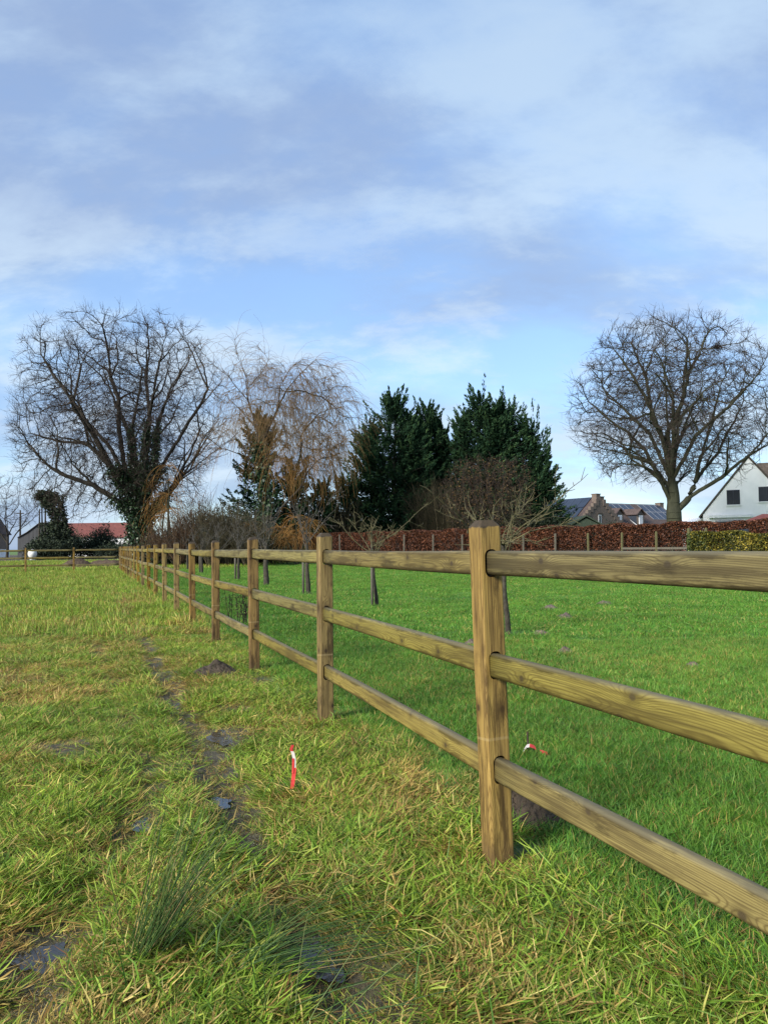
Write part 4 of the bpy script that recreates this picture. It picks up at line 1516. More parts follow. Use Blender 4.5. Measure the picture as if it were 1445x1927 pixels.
for z in (.45, .9, 1.25):
    Q = np.array([[(a[0], a[1] - .06, z), ((a[0] + c[0]) / 2, (a[1] + c[1]) / 2 - .06, z - .015), (c[0], c[1] - .06, z)] for a, c in zip(wpts[:-1], wpts[1:])])
    V, F, t = tube_batch(Q, np.full((len(Q), 3), .004), 4)
    obj('wire', mesh_np('wire', V, F, True), MATS['iron'], wf)
a, c = wpts[10], wpts[12]
mb = MB()
mb.slab((a[0], a[1] - .08, .9), (c[0], c[1] - .08, .9), (c[0], c[1] - .08, 1.0), (a[0], a[1] - .08, 1.0), .03)
mb.build('board', MATS['stake_wood'], wf)

# brown shrub before the broad cypress
rg = np.random.default_rng(41)
Yb = 56.0
cb_ = at(920, 1000, Yb)
baseB = (cb_[0], Yb, 0)
rootB = thing('brown_shrub', 'big rounded brown twiggy shrub in front of the broad cypress', 'shrub', baseB)
zc = hgt(920, 935, Yb)
A = egg_points(2600, (0, 0, zc), 3.5, 2.8, hgt(920, 852, Yb) - zc, zc - 1.5, rg, .45, .10)
limbs = [[(0, 0, -.2), (0, 0, .8)]]
for k in range(11):
    a = k * 2.4
    q = (math.cos(a) * 1.0 * (k % 3 + .6), math.sin(a) * .8 * (k % 3 + .6), 3.0)
    limbs.append([(0, 0, .5), (q[0] * .4, q[1] * .4, 1.6), q])
P0, par0 = limb_nodes(limbs, .28)
P, par = colonize(P0, par0, A, .28, 1.6, .42, 60, (0, 0, .05), .15, rg)
r, tip = skeleton_radii(P, par, .009, 2.3, .10)
parts, T = skeleton_tubes(P, par, r, 5, .03)
V, F, t = merge(parts)
obj('stems', mesh_np('stems', V, F, True), MATS['bark_dark'], rootB)
thin = np.where(r < .03)[0]
V, F, t = merge(twig_sprays(P, T, thin, 2, .25, .6, rg, r0=.009, r1=.005))
obj('twigs', mesh_np('twigs', V, F, False, {'tone': t}), MATS['twig_brown'], rootB)
s = np.repeat(thin, 5)
C = P[s] + rg.normal(0, .16, (len(s), 3))
V, F, t = leaves(C, rg.normal(0, 1, (len(s), 3)), rg.uniform(.06, .13, len(s)), rg.uniform(.04, .08, len(s)), None, rg)
obj('foliage', mesh_np('foliage', V, F, False, {'tone': t}), MATS['brown_leaf'], rootB)

# ------------------------------------------------------------------ bare shrubs under the trees
def bare_shrub(label, px, pyt, Y, hw, n, rg, mat='twig_olive', group=None):
    c = at(px, 1050, Y)
    h = hgt(px, pyt, Y)
    root = thing('bare_shrub', label, 'shrub', (c[0], Y, 0), group=group)
    az = rg.uniform(0, 6.28, n)
    tilt = np.abs(rg.normal(0, .5, n)) * hw / h * 1.3
    d = np.stack([np.cos(az) * np.sin(tilt), np.sin(az) * np.sin(tilt), np.cos(tilt)], 1)
    St, Rs = strands(np.stack([np.cos(az) * .25 * rg.random(n), np.sin(az) * .25 * rg.random(n), np.full(n, -.05)], 1), d, h * rg.uniform(.65, 1.05, n), 7, .02, .07, rg.uniform(.014, .03, n), .006, rg)
    V, F, t = tube_batch(St, Rs, 4, rg.random(n))
    obj('stems', mesh_np('stems', V, F, True, {'tone': t}), MATS[mat], root)
    s = np.repeat(np.arange(n), 9)
    k = rg.integers(2, 6, len(s))
    d2 = norm(norm(St[s, k + 1] - St[s, k]) + rg.normal(0, .55, (len(s), 3)))
    Q, Rr = strands(St[s, k], d2, h * rg.uniform(.12, .32, len(s)), 4, .04, .14, .010, .005, rg)
    V, F, t = tube_batch(Q, Rr, 3, rg.random(len(s)))
    tag(obj('twigs', mesh_np('twigs', V, F, False, {'tone': t}), MATS[mat], root), kind='stuff')
    return root


rg = np.random.default_rng(42)
SH = [(300, 985, 52, 2.2, 'purplish bare thicket at the foot of the ivy-clad bole', 'twig_brown'),
      (338, 960, 50, 2.0, 'bare brown shrub right of the ivy-clad bole', 'twig_brown'),
      (372, 925, 51, 2.0, 'tall thin-stemmed bare shrub between the bole and the willow', 'twig_brown'),
      (398, 955, 49, 2.0, 'olive grey bare shrub with fanning stems behind the fence', 'twig_olive'),
      (430, 940, 49.5, 2.0, 'tall olive bare shrub below the orange willow twigs', 'twig_olive'),
      (468, 960, 48.5, 1.9, 'dense olive shrub beside the young orchard trees', 'twig_olive'),
      (525, 965, 65, 2.2, 'bare brown shrub behind the very end of the beech hedge', 'twig_brown'),
      (575, 955, 64, 2.2, 'warm brown bare shrub behind the beech hedge end', 'twig_brown'),
      (625, 945, 63, 2.2, 'bare shrub behind the left end of the beech hedge', 'twig_brown'),
      (650, 935, 61, 2.2, 'pale-twigged bare shrub behind the hedge near the cypress', 'twig_olive'),
      (800, 915, 60, 1.6, 'brownish bare shrub behind the hedge between the cypresses', 'twig_olive'),
      (835, 900, 59.5, 1.8, 'thin-leaved brown shrub left of the rounded brown shrub', 'twig_olive')]
for px, pyt, Y, hw, lab, mt in SH:
    bare_shrub(lab, px, pyt, Y, hw, 80, rg, 'brush_brown' if mt == 'twig_brown' else mt)
rg = np.random.default_rng(43)
dark_shrub('dark evergreen undergrowth below the broad tree right stems', 335, 985, 54.5, 2.6, rg, 6000, size=.15)
dark_shrub('dark evergreen undergrowth under the orange willow twigs', 425, 945, 54, 2.8, rg, 8000, size=.15)
dark_shrub('dark evergreen undergrowth left of the hedge end', 535, 935, 67, 3.0, rg, 9000, size=.15)
dark_shrub('dark low evergreen mass along the lawn edge', 385, 1030, 53, 3.4, rg, 6000, size=.17)
dark_shrub('dark low evergreen mass near the fourth orchard tree', 465, 1005, 54.5, 3.2, rg, 6000, size=.15)
dark_shrub('dark tangled bush right of the weeping willow trunk', 605, 950, 66, 3.2, rg, 8000, size=.15)
dark_shrub('dark tangled thicket between the broad tree and the willow', 385, 965, 56, 2.6, rg, 6000, size=.15)
dark_shrub('dark evergreen mass behind the left half of the beech hedge', 690, 965, 65, 3.0, rg, 5000, size=.19)
dark_shrub('dark evergreen bush below the narrow cypress', 800, 965, 66, 3.0, rg, 5000, size=.19)
dark_shrub('dark evergreen bush behind the rounded brown shrub', 930, 960, 60, 3.4, rg, 6000, size=.19)
dark_shrub('dark shrub below the low stepped cypress', 1020, 965, 60, 2.6, rg, 5000, size=.19)
dark_shrub('green bush at the foot of the stepped brick gable', 1135, 984, 66, 1.8, rg, 2500, size=.15)

# ------------------------------------------------------------------ young orchard trees and their stakes
def young_tree(label, px, py, hpx, spread, bark, tw, rg, lean=(0, 0), nsc=8, fork=1.2, trunk_r=.032, wide=0.0):
    g = ground(px, py)
    Y = g[1]
    H = hgt(px, hpx, Y)
    root = thing('orchard_tree', label, 'tree', (g[0], g[1], 0), group='young orchard trees in the lawn')
    K = 9
    t = np.linspace(0, 1, K)
    tr = np.stack([lean[0] * t + .012 * np.sin(t * 9), lean[1] * t, -.08 + t * (fork + .25)], 1)
    V, F, tn = tube_batch(tr[None], (trunk_r * (1.25 - .45 * t))[None], 9)
    obj('trunk', mesh_np('trunk', V, F, True), MATS['bark_young'], root)
    parts = []
    top = tr[-1]
    az = np.arange(nsc) * 2.39 + rg.uniform(0, 6)
    tilt = np.radians(rg.uniform(18, 58, nsc) + wide)
    tilt[0] = R(6)
    tilt[1] = R(12)
    L = (H - fork) / np.maximum(np.cos(tilt), .62) * rg.uniform(.5, .78, nsc) * np.where(tilt > R(40), spread, 1.0)
    d = np.stack([np.cos(az) * np.sin(tilt), np.sin(az) * np.sin(tilt), np.cos(tilt)], 1)
    s0 = tr[rg.integers(K - 3, K, nsc)]
    Q, Rr = strands(s0, d, L, 9, .012, .13, np.minimum(trunk_r * .38, .012), .004, rg)
    parts.append(tube_batch(Q, Rr, 6, rg.random(nsc)))
    s = np.repeat(np.arange(nsc), 4)
    k = rg.integers(2, 8, len(s))
    dd = norm(norm(Q[s, k] - Q[s, k - 1]) + rg.normal(0, .55, (len(s), 3)) + np.array([0, 0, .15]))
    Q2, R2 = strands(Q[s, k], dd, L[s] * rg.uniform(.18, .45, len(s)), 6, .03, .12, .0065, .0028, rg)
    parts.append(tube_batch(Q2, R2, 4, rg.random(len(s))))
    s3 = np.repeat(np.arange(len(s)), 4)
    k3 = rg.integers(1, 6, len(s3))
    dd = norm(norm(Q2[s3, k3] - Q2[s3, k3 - 1]) + rg.normal(0, .8, (len(s3), 3)))
    Q3, R3 = strands(Q2[s3, k3], dd, rg.uniform(.04, .22, len(s3)) * H / 2.4, 3, .05, .15, .0055, .003, rg)
    parts.append(tube_batch(Q3, R3, 3, rg.random(len(s3))))
    s4 = np.repeat(np.arange(nsc), 10)
    k4 = rg.integers(1, 9, len(s4))
    Q4, R4 = strands(Q[s4, k4], norm(rg.normal(0, 1, (len(s4), 3))), rg.uniform(.03, .10, len(s4)), 3, .05, .2, .007, .004, rg)
    parts.append(tube_batch(Q4, R4, 3, rg.random(len(s4))))
    V, F, tn = merge(parts)
    obj('crown', mesh_np('crown', V, F, True, {'tone': tn}), MATS[tw], root)
    return root, g


def tree_stake(label, px, py, h, w, tree_g, rg, tie_z=.95):
    g = ground(px, py)
    root = thing('tree_stake', label, 'stake', (g[0], g[1], 0), group='stakes tied to the young orchard trees')
    V, F = loft([[(a, c, z) for a, c in [(w * .5 * math.cos(q), w * .5 * math.sin(q)) for q in np.linspace(0, 2 * np.pi, 10, endpoint=False)]] for z in (-.15, h * .5, h)])
    o = MB().add(V, F).build('pole', MATS['stake_wood'], root, True)
    dv = tree_g[:2] - g[:2]
    ln = np.linalg.norm(dv)
    a = np.linspace(0, 2 * np.pi, 17)
    u = dv / max(ln, .01)
    loop = []
    for q in a:
        ex = (ln / 2 + .035) * math.cos(q)
        ey = .045 * math.sin(q)
        loop.append((u[0] * (ln / 2 + ex) - u[1] * ey, u[1] * (ln / 2 + ex) + u[0] * ey, tie_z))
    V, F, t = tube_batch(np.array([loop]), np.full((1, 17), .009), 5)
    obj('tie', mesh_np('tie', V, F, True), MATS['black_rubber'], root)
    return root


rg = np.random.default_rng(53)
T1 = [('wide lichen-covered young tree nearest the big leaning fence post', 955, 1195, 905, 1.25, 'bark_lichen', (-.05, 0), 12, 1.08, .034, 18, 944, 1194, .05),
      ('slim lichen-yellow young tree leaning on a straight stake', 709, 1143, 930, 1.0, 'bark_lichen', (-.09, 0), 9, 1.05, .036, 4, 700.5, 1144, .05),
      ('pale-branched young tree with peeling trunk next to its stake', 580, 1118, 925, .9, 'bark_pale', (-.03, 0), 8, 1.15, .055, -4, 571, 1119.5, .06),
      ('stout-trunked young tree with no stake beside it', 501, 1102, 935, .9, 'bark_pale', (.0, 0), 8, 1.1, .08, 0, None, 0, 0),
      ('thin grey young tree with a thick stake, beside dry weed stalks', 448.4, 1092, 950, .9, 'bark_pale', (.04, 0), 8, 1.1, .05, -2, 443, 1092, .07),
      ('grey stakeless young tree between two staked ones near the undergrowth', 411, 1085, 955, .9, 'bark_pale', (0, 0), 7, 1.1, .05, 0, None, 0, 0),
      ('dark-trunked young tree with stake near the dark undergrowth', 380, 1078.5, 960, .9, 'bark_pale', (0, 0), 7, 1.1, .06, 0, 376, 1078.5, .07),
      ('last young tree of the row, at the edge of the undergrowth', 353, 1072, 962, .9, 'bark_pale', (0, 0), 7, 1.1, .05, 0, None, 0, 0)]
stl = {0: 'thin stake tied to the wide lichen-covered young tree', 1: 'straight weathered stake tied to the slim lichen-yellow tree', 2: 'dark round stake beside the peeling pale-branched tree',
       4: 'stake beside the thin grey young tree', 6: 'stake beside the dark-trunked far young tree'}
for i, (lab, px, py, hp, spr, tw, ln, nsc, fk, trr, wd, sx, sy, sw) in enumerate(T1):
    rt, g = young_tree(lab, px, py, hp, spr, 'bark_young', tw, rg, ln, nsc, fk, trr, wd)
    if sx:
        tree_stake(stl[i], sx, sy, 1.12, sw, g + np.array([ln[0] * .7, 0, 0]), rg)

# ------------------------------------------------------------------ buildings
def wbox(o, name, mat, parent, x0, x1, y0, y1, z0, z1):
    return MB().box(x0, x1, y0, y1, z0, z1).build(name, MATS[mat], parent)


# brick house with stepped gable, solar panels and dormers
ph = at(1131, 1000, 80.0)
HR = R(34)
bh = thing('brick_house', 'old brick house with stepped gable, dormers and solar panels on brown tiles', 'house', (ph[0], 80.0, 0), HR)
ZR = hgt(1131, 938, 80)
WE = 3.2
MB().prism_y([(-3.1, -.1), (3.1, -.1), (3.1, WE), (0, ZR), (-3.1, WE)], 0, 10).build('wall', MATS['old_brick'], bh)
MB().prism_y([(3.1, -.1), (17.5, -.1), (17.5, 2.9), (3.1, 2.9)], 2.0, 9.0).build('wall', MATS['old_brick'], bh)
MB().add([(17.5, 2.0, 2.9), (17.5, 9, 2.9), (17.5, 5.5, ZR - .15), (17.2, 2.0, 2.9), (17.2, 9, 2.9), (17.2, 5.5, ZR - .15)],
         [(0, 1, 2), (5, 4, 3), (0, 2, 5, 3), (1, 4, 5, 2), (0, 3, 4, 1)]).build('gable', MATS['old_brick'], bh)
sl = (ZR - WE) / 3.1
# roofs (slabs above the walls)
rw = MB()
rw.slab((-3.35, .3, WE - .25 * sl + .10), (0, .3, ZR + .10), (0, 10.2, ZR + .10), (-3.35, 10.2, WE - .25 * sl + .10), -.1)
rw.build('roof', MATS['brown_tile'], bh)
rw = MB()
rw.slab((3.35, .3, WE - .25 * sl + .10), (0, .3, ZR + .10), (0, 10.2, ZR + .10), (3.35, 10.2, WE - .25 * sl + .10), .1)
rw.build('roof', MATS['brown_tile'], bh)
RZ = ZR - .1
ms = (RZ - 2.75) / (5.5 - 1.7)
rm_ = MB()
rm_.slab((0.2, 1.7, 2.8), (17.3, 1.7, 2.8), (17.3, 5.5, RZ + .05), (0.2, 5.5, RZ + .05), .1)
mroof = rm_.build('roof', MATS['brown_tile'], bh)
MB().slab((17.3, 9.3, 2.8), (0.2, 9.3, 2.8), (0.2, 5.5, RZ + .04), (17.3, 5.5, RZ + .04), .1).build('roof', MATS['brown_tile'], bh)
# crow steps on the gable
for k in range(7):
    x = .55 + k * .42
    z = ZR - sl * (x - .25)
    MB().box(x - .2, x + .22, -.06, .30, z - .5, z + .16).build('step', MATS['old_brick'], bh)
    MB().box(-x - .22, -x + .2, -.06, .30, z - .5, z + (.10 if k else .16)).build('step', MATS['old_brick'], bh)
for (x, y, w, zt) in ((-.35, .3, .62, ZR + .42), (1.15, 1.2, .75, ZR + .22), (17.2, 5.5, .7, ZR + .1), (-2.9, 9.2, .6, ZR + .05)):
    ch = MB().box(x - w / 2, x + w / 2, y - w / 2, y + w / 2, zt - 1.4, zt).build('chimney', MATS['old_brick'], bh)
    MB().box(x - w / 2 - .05, x + w / 2 + .05, y - w / 2 - .05, y + w / 2 + .05, zt, zt + .08).build('cap', MATS['old_brick'], ch)
win = MB().box(-.42, .02, -.03, .02, 3.15, 4.15).build('window', MATS['white_trim'], bh)
MB().box(-.34, -.06, -.045, -.031, 3.25, 4.05).build('pane', MATS['dark_glass'], win)
MB().box(-.55, .15, -.06, .02, 4.152, 4.34).build('lintel', MATS['dark_roof'], win)


def main_roof_pt(x, t, up=.06):
    """t 0 eave .. 1 ridge"""
    return (x, 1.7 + 3.8 * t, 2.8 + (RZ + .05 - 2.8) * t + up)


def panel(root, a, b_, c, d):
    p = MB().slab(a, b_, c, d, .04).build('solar_panel', MATS['solar_cell'], root)
    return p


for k in range(8):
    x0 = 2.9 + k * 1.06
    q = MB().slab(main_roof_pt(x0 - .02, .60), main_roof_pt(x0 + 1.02, .60), main_roof_pt(x0 + 1.02, .95), main_roof_pt(x0 - .02, .95), .03).build('panel_frame', MATS['aluminium'], mroof)
    MB().slab(main_roof_pt(x0 + .02, .61, .065), main_roof_pt(x0 + .98, .61, .065), main_roof_pt(x0 + .98, .94, .065), main_roof_pt(x0 + .02, .94, .065), .003).build('solar_panel', MATS['solar_cell'], mroof)
for k in range(4):
    for j in range(2):
        x0 = 12.7 + k * 1.06
        t0 = .34 + j * .31
        MB().slab(main_roof_pt(x0 - .02, t0), main_roof_pt(x0 + 1.02, t0), main_roof_pt(x0 + 1.02, t0 + .30), main_roof_pt(x0 - .02, t0 + .30), .03).build('panel_frame', MATS['aluminium'], mroof)
        MB().slab(main_roof_pt(x0 + .02, t0 + .01, .065), main_roof_pt(x0 + .98, t0 + .01, .065), main_roof_pt(x0 + .98, t0 + .29, .065), main_roof_pt(x0 + .02, t0 + .29, .065), .003).build('solar_panel', MATS['solar_cell'], mroof)


def wing_pt(y, t, up=.32):
    return (-3.1 + 3.1 * t, y, WE + (ZR - WE) * t + .1 + up - .1)


for k in range(6):
    for j in range(2):
        y0 = 1.0 + k * 1.06
        t0 = .12 + j * .42
        a, b_, c, d = wing_pt(y0, t0), wing_pt(y0, t0 + .40), wing_pt(y0 + 1.02, t0 + .40), wing_pt(y0 + 1.02, t0)
        MB().slab(a, d, c, b_, .03).build('solar_panel', MATS['solar_cell'], bh)
# dormers
for x in (5.6, 9.2):
    dm = MB().box(x - .62, x + .62, 2.15, 4.6, 3.0, 4.35).build('dormer', MATS['old_brick'], bh)
    MB().slab((x - .8, 1.95, 4.28), (x, 1.95, 4.98), (x, 5.0, 4.98), (x - .8, 5.0, 4.28), -.08).build('dormer_roof', MATS['brown_tile'], dm)
    MB().slab((x + .8, 1.95, 4.28), (x, 1.95, 4.98), (x, 5.0, 4.98), (x + .8, 5.0, 4.28), .08).build('dormer_roof', MATS['brown_tile'], dm)
    MB().prism_y([(x - .62, 4.3), (x + .62, 4.3), (x, 4.86)], 2.15, 2.4).build('dormer_gable', MATS['old_brick'], dm)
    MB().box(x - .34, x + .34, 2.10, 2.16, 3.2, 4.25).build('window', MATS['white_trim'], dm)
    MB().box(x - .26, x + .26, 2.085, 2.099, 3.28, 4.17).build('pane', MATS['pale_glass'], dm)
    MB().box(x - .66, x - .625, 2.2, 4.4, 3.0, 4.33).build('cheek', MATS['slate_cover'], dm)
    MB().slab((x - .86, 1.75, 3.0), (x - .80, 1.75, 3.0), (x - .80, 4.2, 4.6), (x - .86, 4.2, 4.6), .05).build('flashing', MATS['white_trim'], dm)

# white house, its gable turned towards the paddock
Yh = 60.0
WR = R(-27)
ca = at(1407, 862, Yh)
wh = thing('white_house', 'white rendered house with steep dark roof beside the bare tree', 'house', (ca[0], Yh, 0), WR)


def on_gable(px, py):
    d = ray(px, py)
    u = np.array([math.cos(WR), math.sin(WR)])
    s_, t_ = np.linalg.solve(np.array([[u[0], -d[0]], [u[1], -d[1]]]), -ca[:2])
    return s_, CAM_H + d[2] * t_


ex, EZ = on_gable(1322, 968)
AZ = ca[2]
wx = -ex
MB().prism_y([(-wx, -.1), (wx, -.1), (wx, EZ), (0, AZ), (-wx, EZ)], 0, 9).build('wall', MATS['white_wall'], wh)
MB().box(wx + .002, 10, 2.0, 9, -.1, EZ + .6).build('wall', MATS['white_wall'], wh)
s_ = (AZ - EZ) / wx
MB().slab((-wx - .25, -.10, EZ - .25 * s_ + .04), (0, -.10, AZ + .04), (0, 9.3, AZ + .04), (-wx - .25, 9.3, EZ - .25 * s_ + .04), -.12).build('roof', MATS['dark_roof'], wh)
MB().slab((wx + .25, -.10, EZ - .25 * s_ + .04), (0, -.10, AZ + .04), (0, 9.3, AZ + .04), (wx + .25, 9.3, EZ - .25 * s_ + .04), .12).build('roof', MATS['dark_roof'], wh)
MB().slab((0.5, 1.0, EZ), (10.2, 1.0, EZ), (10.2, 5.0, AZ + .02), (0.5, 5.0, AZ + .02), .15).build('roof', MATS['dark_roof'], wh)
MB().slab((10.2, 9, EZ), (0.5, 9, EZ), (0.5, 5.0, AZ + .01), (10.2, 5.0, AZ + .01), .15).build('roof', MATS['dark_roof'], wh)


def house_win(px0, px1, py0, py1, mat='dark_glass'):
    x0, z0 = on_gable(px0, py1)
    x1, z1_ = on_gable(px1, py0)
    w = MB().box(x0, x1, -.03, .02, z0, z1_).build('window', MATS['slate_cover'], wh)
    MB().box(x0 + .05, (x0 + x1) / 2 - .02, -.045, -.031, z0 + .05, z1_ - .05).build('pane', MATS[mat], w)
    MB().box((x0 + x1) / 2 + .02, x1 - .05, -.045, -.031, z0 + .05, z1_ - .05).build('pane', MATS[mat], w)
    MB().box(x0 - .06, x1 + .06, -.10, .02, z0 - .09, z0 - .002).build('sill', MATS['white_trim'], w)
    return w


house_win(1367, 1391, 921.5, 950)
house_win(1427, 1455, 915, 944)
x0, z0 = on_gable(1333, 975)
x1, z1_ = on_gable(1414, 966)
MB().box(x0, x1, -.28, -.005, z0, z0 + .22).build('ledge', MATS['white_trim'], wh)
x0, z0 = on_gable(1348, 982)
x1, _ = on_gable(1396, 980)
gd = MB().box(x0, x1, -.05, .03, .2, z0).build('window', MATS['dark_glass'], wh)
MB().box(x0 - .1, x1 + .1, -.22, -.052, z0 - .02, z0 + .10).build('awning', MATS['aluminium'], gd)
# low white-edged annex to the left of the gable
a = at(1301, 987, 62)
b_ = at(1324, 976, 62)
lean = thing('garden_annex', 'low lean-to with white fascia joined to the white house gable', 'annex', (a[0], 62.0, 0))
wd_ = b_[0] - a[0]
MB().prism_y([(0, -.1), (wd_, -.1), (wd_, b_[2]), (0, a[2])], 0, 4).build('wall', MATS['white_wall'], lean)
MB().slab((-.2, -.2, a[2] - .04), (wd_ - .02, -.2, b_[2] + .02), (wd_ - .02, 4.2, b_[2] + .02), (-.2, 4.2, a[2] - .04), -.12).build('roof', MATS['white_trim'], lean)


# sheds
def small_shed(name, label, px, pye, pyr, Y, w, d, wall, roofm, rz=0, hip=False):
    c = at(px, pye, Y)
    ze = c[2]
    zr = hgt(px, pyr, Y)
    s = thing(name, label, 'shed', (c[0], Y, 0), rz)
    if hip:
        MB().box(-w / 2, w / 2, -d / 2, d / 2, -.1, ze).build('wall', MATS[wall], s)
        e = .25
        MB().add([(-w / 2 - e, -d / 2 - e, ze), (w / 2 + e, -d / 2 - e, ze), (w / 2 + e, d / 2 + e, ze), (-w / 2 - e, d / 2 + e, ze), (-w / 5, 0, zr), (w / 5, 0, zr),
                  (-w / 2 - e, -d / 2 - e, ze - .08), (w / 2 + e, -d / 2 - e, ze - .08), (w / 2 + e, d / 2 + e, ze - .08), (-w / 2 - e, d / 2 + e, ze - .08)],
                 [(0, 1, 5, 4), (1, 2, 5), (2, 3, 4, 5), (3, 0, 4), (6, 7, 1, 0), (7, 8, 2, 1), (8, 9, 3, 2), (9, 6, 0, 3), (9, 8, 7, 6)]).build('roof', MATS[roofm], s)
    else:
        MB().prism_y([(-w / 2, -.1), (w / 2, -.1), (w / 2, ze), (0, zr - .08), (-w / 2, ze)], -d / 2, d / 2).build('wall', MATS[wall], s)
        k = (zr - ze) / (w / 2)
        for sg in (-1, 1):
            MB().slab((sg * (w / 2 + .25), -d / 2 - .15, ze - .25 * k + .04), (0, -d / 2 - .15, zr + .04), (0, d / 2 + .15, zr + .04), (sg * (w / 2 + .25), d / 2 + .15, ze - .25 * k + .04), .1 * sg).build('roof', MATS[roofm], s)
    return s


small_shed('garden_shed', 'dark green timber shed with low gable before the brick house', 1093, 987, 974, 61, 1.9, 3.0, 'green_board', 'green_board')
small_shed('garden_shed', 'dark green shed with maroon hipped roof by the white house', 1446, 982, 967, 46, 1.9, 2.0, 'green_board', 'maroon_roof', 0, True)
# covered trailer behind the golden hedge
a = at(1377, 1004, 34)
b_ = at(1500, 993.5, 34)
cv = thing('tarpaulin_cover', 'low dark slate-blue tarpaulin cover behind the golden hedge', 'cover', (a[0], 34.0, 0))
L_ = b_[0] - a[0]
MB().prism_y([(0, 0), (L_, 0), (L_, b_[2]), (.75, b_[2]), (.35, b_[2] - .06), (0, b_[2] - .22)], 0, 1.8).build('tarpaulin', MATS['slate_cover'], cv)
MB().box(1.05, 1.09, -.015, 1.8, 0, b_[2] + .012).build('seam', MATS['grey_sheet'], cv)

# farm at the far left
Yf = 118.0
a = at(100, 983, Yf)
b_ = at(262, 983, Yf)
fb = thing('farm_building', 'long white farm building with red tiled roof behind dark bushes', 'barn', (a[0], Yf, 0))
Lf = b_[0] - a[0]
ze = hgt(200, 1009, Yf)
zr = a[2]
MB().prism_y([(0, -.1), (Lf, -.1), (Lf, ze), (0, ze)], 2, 8).build('wall', MATS['white_wall'], fb)
MB().slab((-.3, 1.6, ze - .1), (Lf + .3, 1.6, ze - .1), (Lf + .3, 5, zr), (-.3, 5, zr), .15).build('roof', MATS['red_tile'], fb)
MB().slab((Lf + .3, 8.4, ze - .1), (-.3, 8.4, ze - .1), (-.3, 5, zr), (Lf + .3, 5, zr), .15).build('roof', MATS['red_tile'], fb)
for xx in (0.0, Lf - .2):
    MB().add([(xx, 2, ze), (xx, 8, ze), (xx, 5, zr - .12), (xx + .2, 2, ze), (xx + .2, 8, ze), (xx + .2, 5, zr - .12)], [(0, 2, 1), (3, 4, 5), (0, 3, 5, 2), (1, 2, 5, 4), (0, 1, 4, 3)]).build('gable', MATS['white_wall'], fb)
MB().box(Lf * .4, Lf * .4 + .15, 1.97, 1.998, 1.2, 2.4).build('door', MATS['dark_glass'], fb)
Yg = 106.0
p_ = [at(*q, Yg) for q in ((34, 1034), (34, 1012), (52, 1002), (76, 984), (90, 984), (90, 1034))]
gs = thing('grey_shed', 'dark grey sheet-clad lean-to shed behind the ivied farmyard tree', 'shed', (p_[0][0], Yg, 0))
poly = [(q[0] - p_[0][0], max(q[2], 0) if i not in (0, 5) else -.1) for i, q in enumerate(p_)]
MB().prism_y([poly[0], poly[5], poly[4], poly[3], poly[2], poly[1]], 0, 7).build('wall', MATS['grey_sheet'], gs)
for i, (q0, q1) in enumerate(((poly[1], poly[2]), (poly[2], poly[3]), (poly[3], poly[4]))):
    MB().slab((q0[0], -.2, q0[1] + .06), (q1[0], -.2, q1[1] + .06), (q1[0], 7.2, q1[1] + .06), (q0[0], 7.2, q0[1] + .06), .05).build('roof', MATS['dark_roof'], gs)
# far left cottage
a = at(-62, 1034, 125)
fh = thing('cottage', 'reddish cottage with white plinth partly hidden by the small bare tree', 'house', (a[0], 125.0, 0))
w_ = at(-16, 1034, 125)[0] - a[0]
MB().box(0, w_, 0, 6, 1.3, hgt(0, 1005, 125)).build('wall', MATS['old_brick'], fh)
MB().box(-.05, w_ + .05, -.05, 6.05, -.1, 1.3).build('plinth', MATS['white_wall'], fh)
zr = hgt(0, 968, 125)
ze = hgt(0, 1005, 125)
MB().slab((-.3, -.3, ze), (w_ + .3, -.3, ze), (w_ - .6, 3, zr), (-.3, 3, zr), .12).build('roof', MATS['brown_tile'], fh)
MB().slab((w_ + .3, 6.3, ze), (-.3, 6.3, ze), (-.3, 3, zr), (w_ - .6, 3, zr), .12).build('roof', MATS['brown_tile'], fh)
MB().add([(w_ + .3, -.3, ze), (w_ + .3, 6.3, ze), (w_ - .6, 3, zr), (w_ + .15, -.3, ze - .05), (w_ + .15, 6.3, ze - .05), (w_ - .75, 3, zr - .05)], [(0, 1, 2), (5, 4, 3), (0, 2, 5, 3), (1, 4, 5, 2), (0, 3, 4, 1)]).build('roof', MATS['brown_tile'], fh)
# utility pole
a = at(38.5, 1034, 112)
up = thing('utility_pole', 'bare dark utility pole left of the grey shed', 'pole', (a[0], 112.0, 0))
zt = hgt(38.5, 960, 112)
V, F = loft([[(r_ * math.cos(q), r_ * math.sin(q), z) for q in np.linspace(0, 2 * np.pi, 8, endpoint=False)] for z, r_ in ((-.3, .17), (zt, .11))])
MB().add(V, F).build('shaft', MATS['bark_dark'], up, True)
MB().box(-.5, .5, -.06, .06, zt - .55, zt - .43).build('crossarm', MATS['bark_dark'], up)
# round tank
a = at(62, 1028, 88)
tk = thing('round_tank', 'small pale round tank at the foot of the grey shed', 'tank', (a[0], 88.0, 0))
prof = [(0.001, 1.55), (.15, 1.53), (.3, 1.45), (.45, 1.25), (.5, 1.0), (.48, .75), (.38, .5), (.3, .38), (.3, -.05)]
mb = MB()
V, F = loft([[(r_ * math.cos(q), r_ * math.sin(q), z * .8) for q in np.linspace(0, 2 * np.pi, 20, endpoint=False)] for r_, z in prof])
mb.add(V, F).build('shell', MATS['tank_white'], tk, True)
MB().box(-.09, .09, -.09, .09, 1.2, 1.33).build('cap', MATS['grey_sheet'], tk)

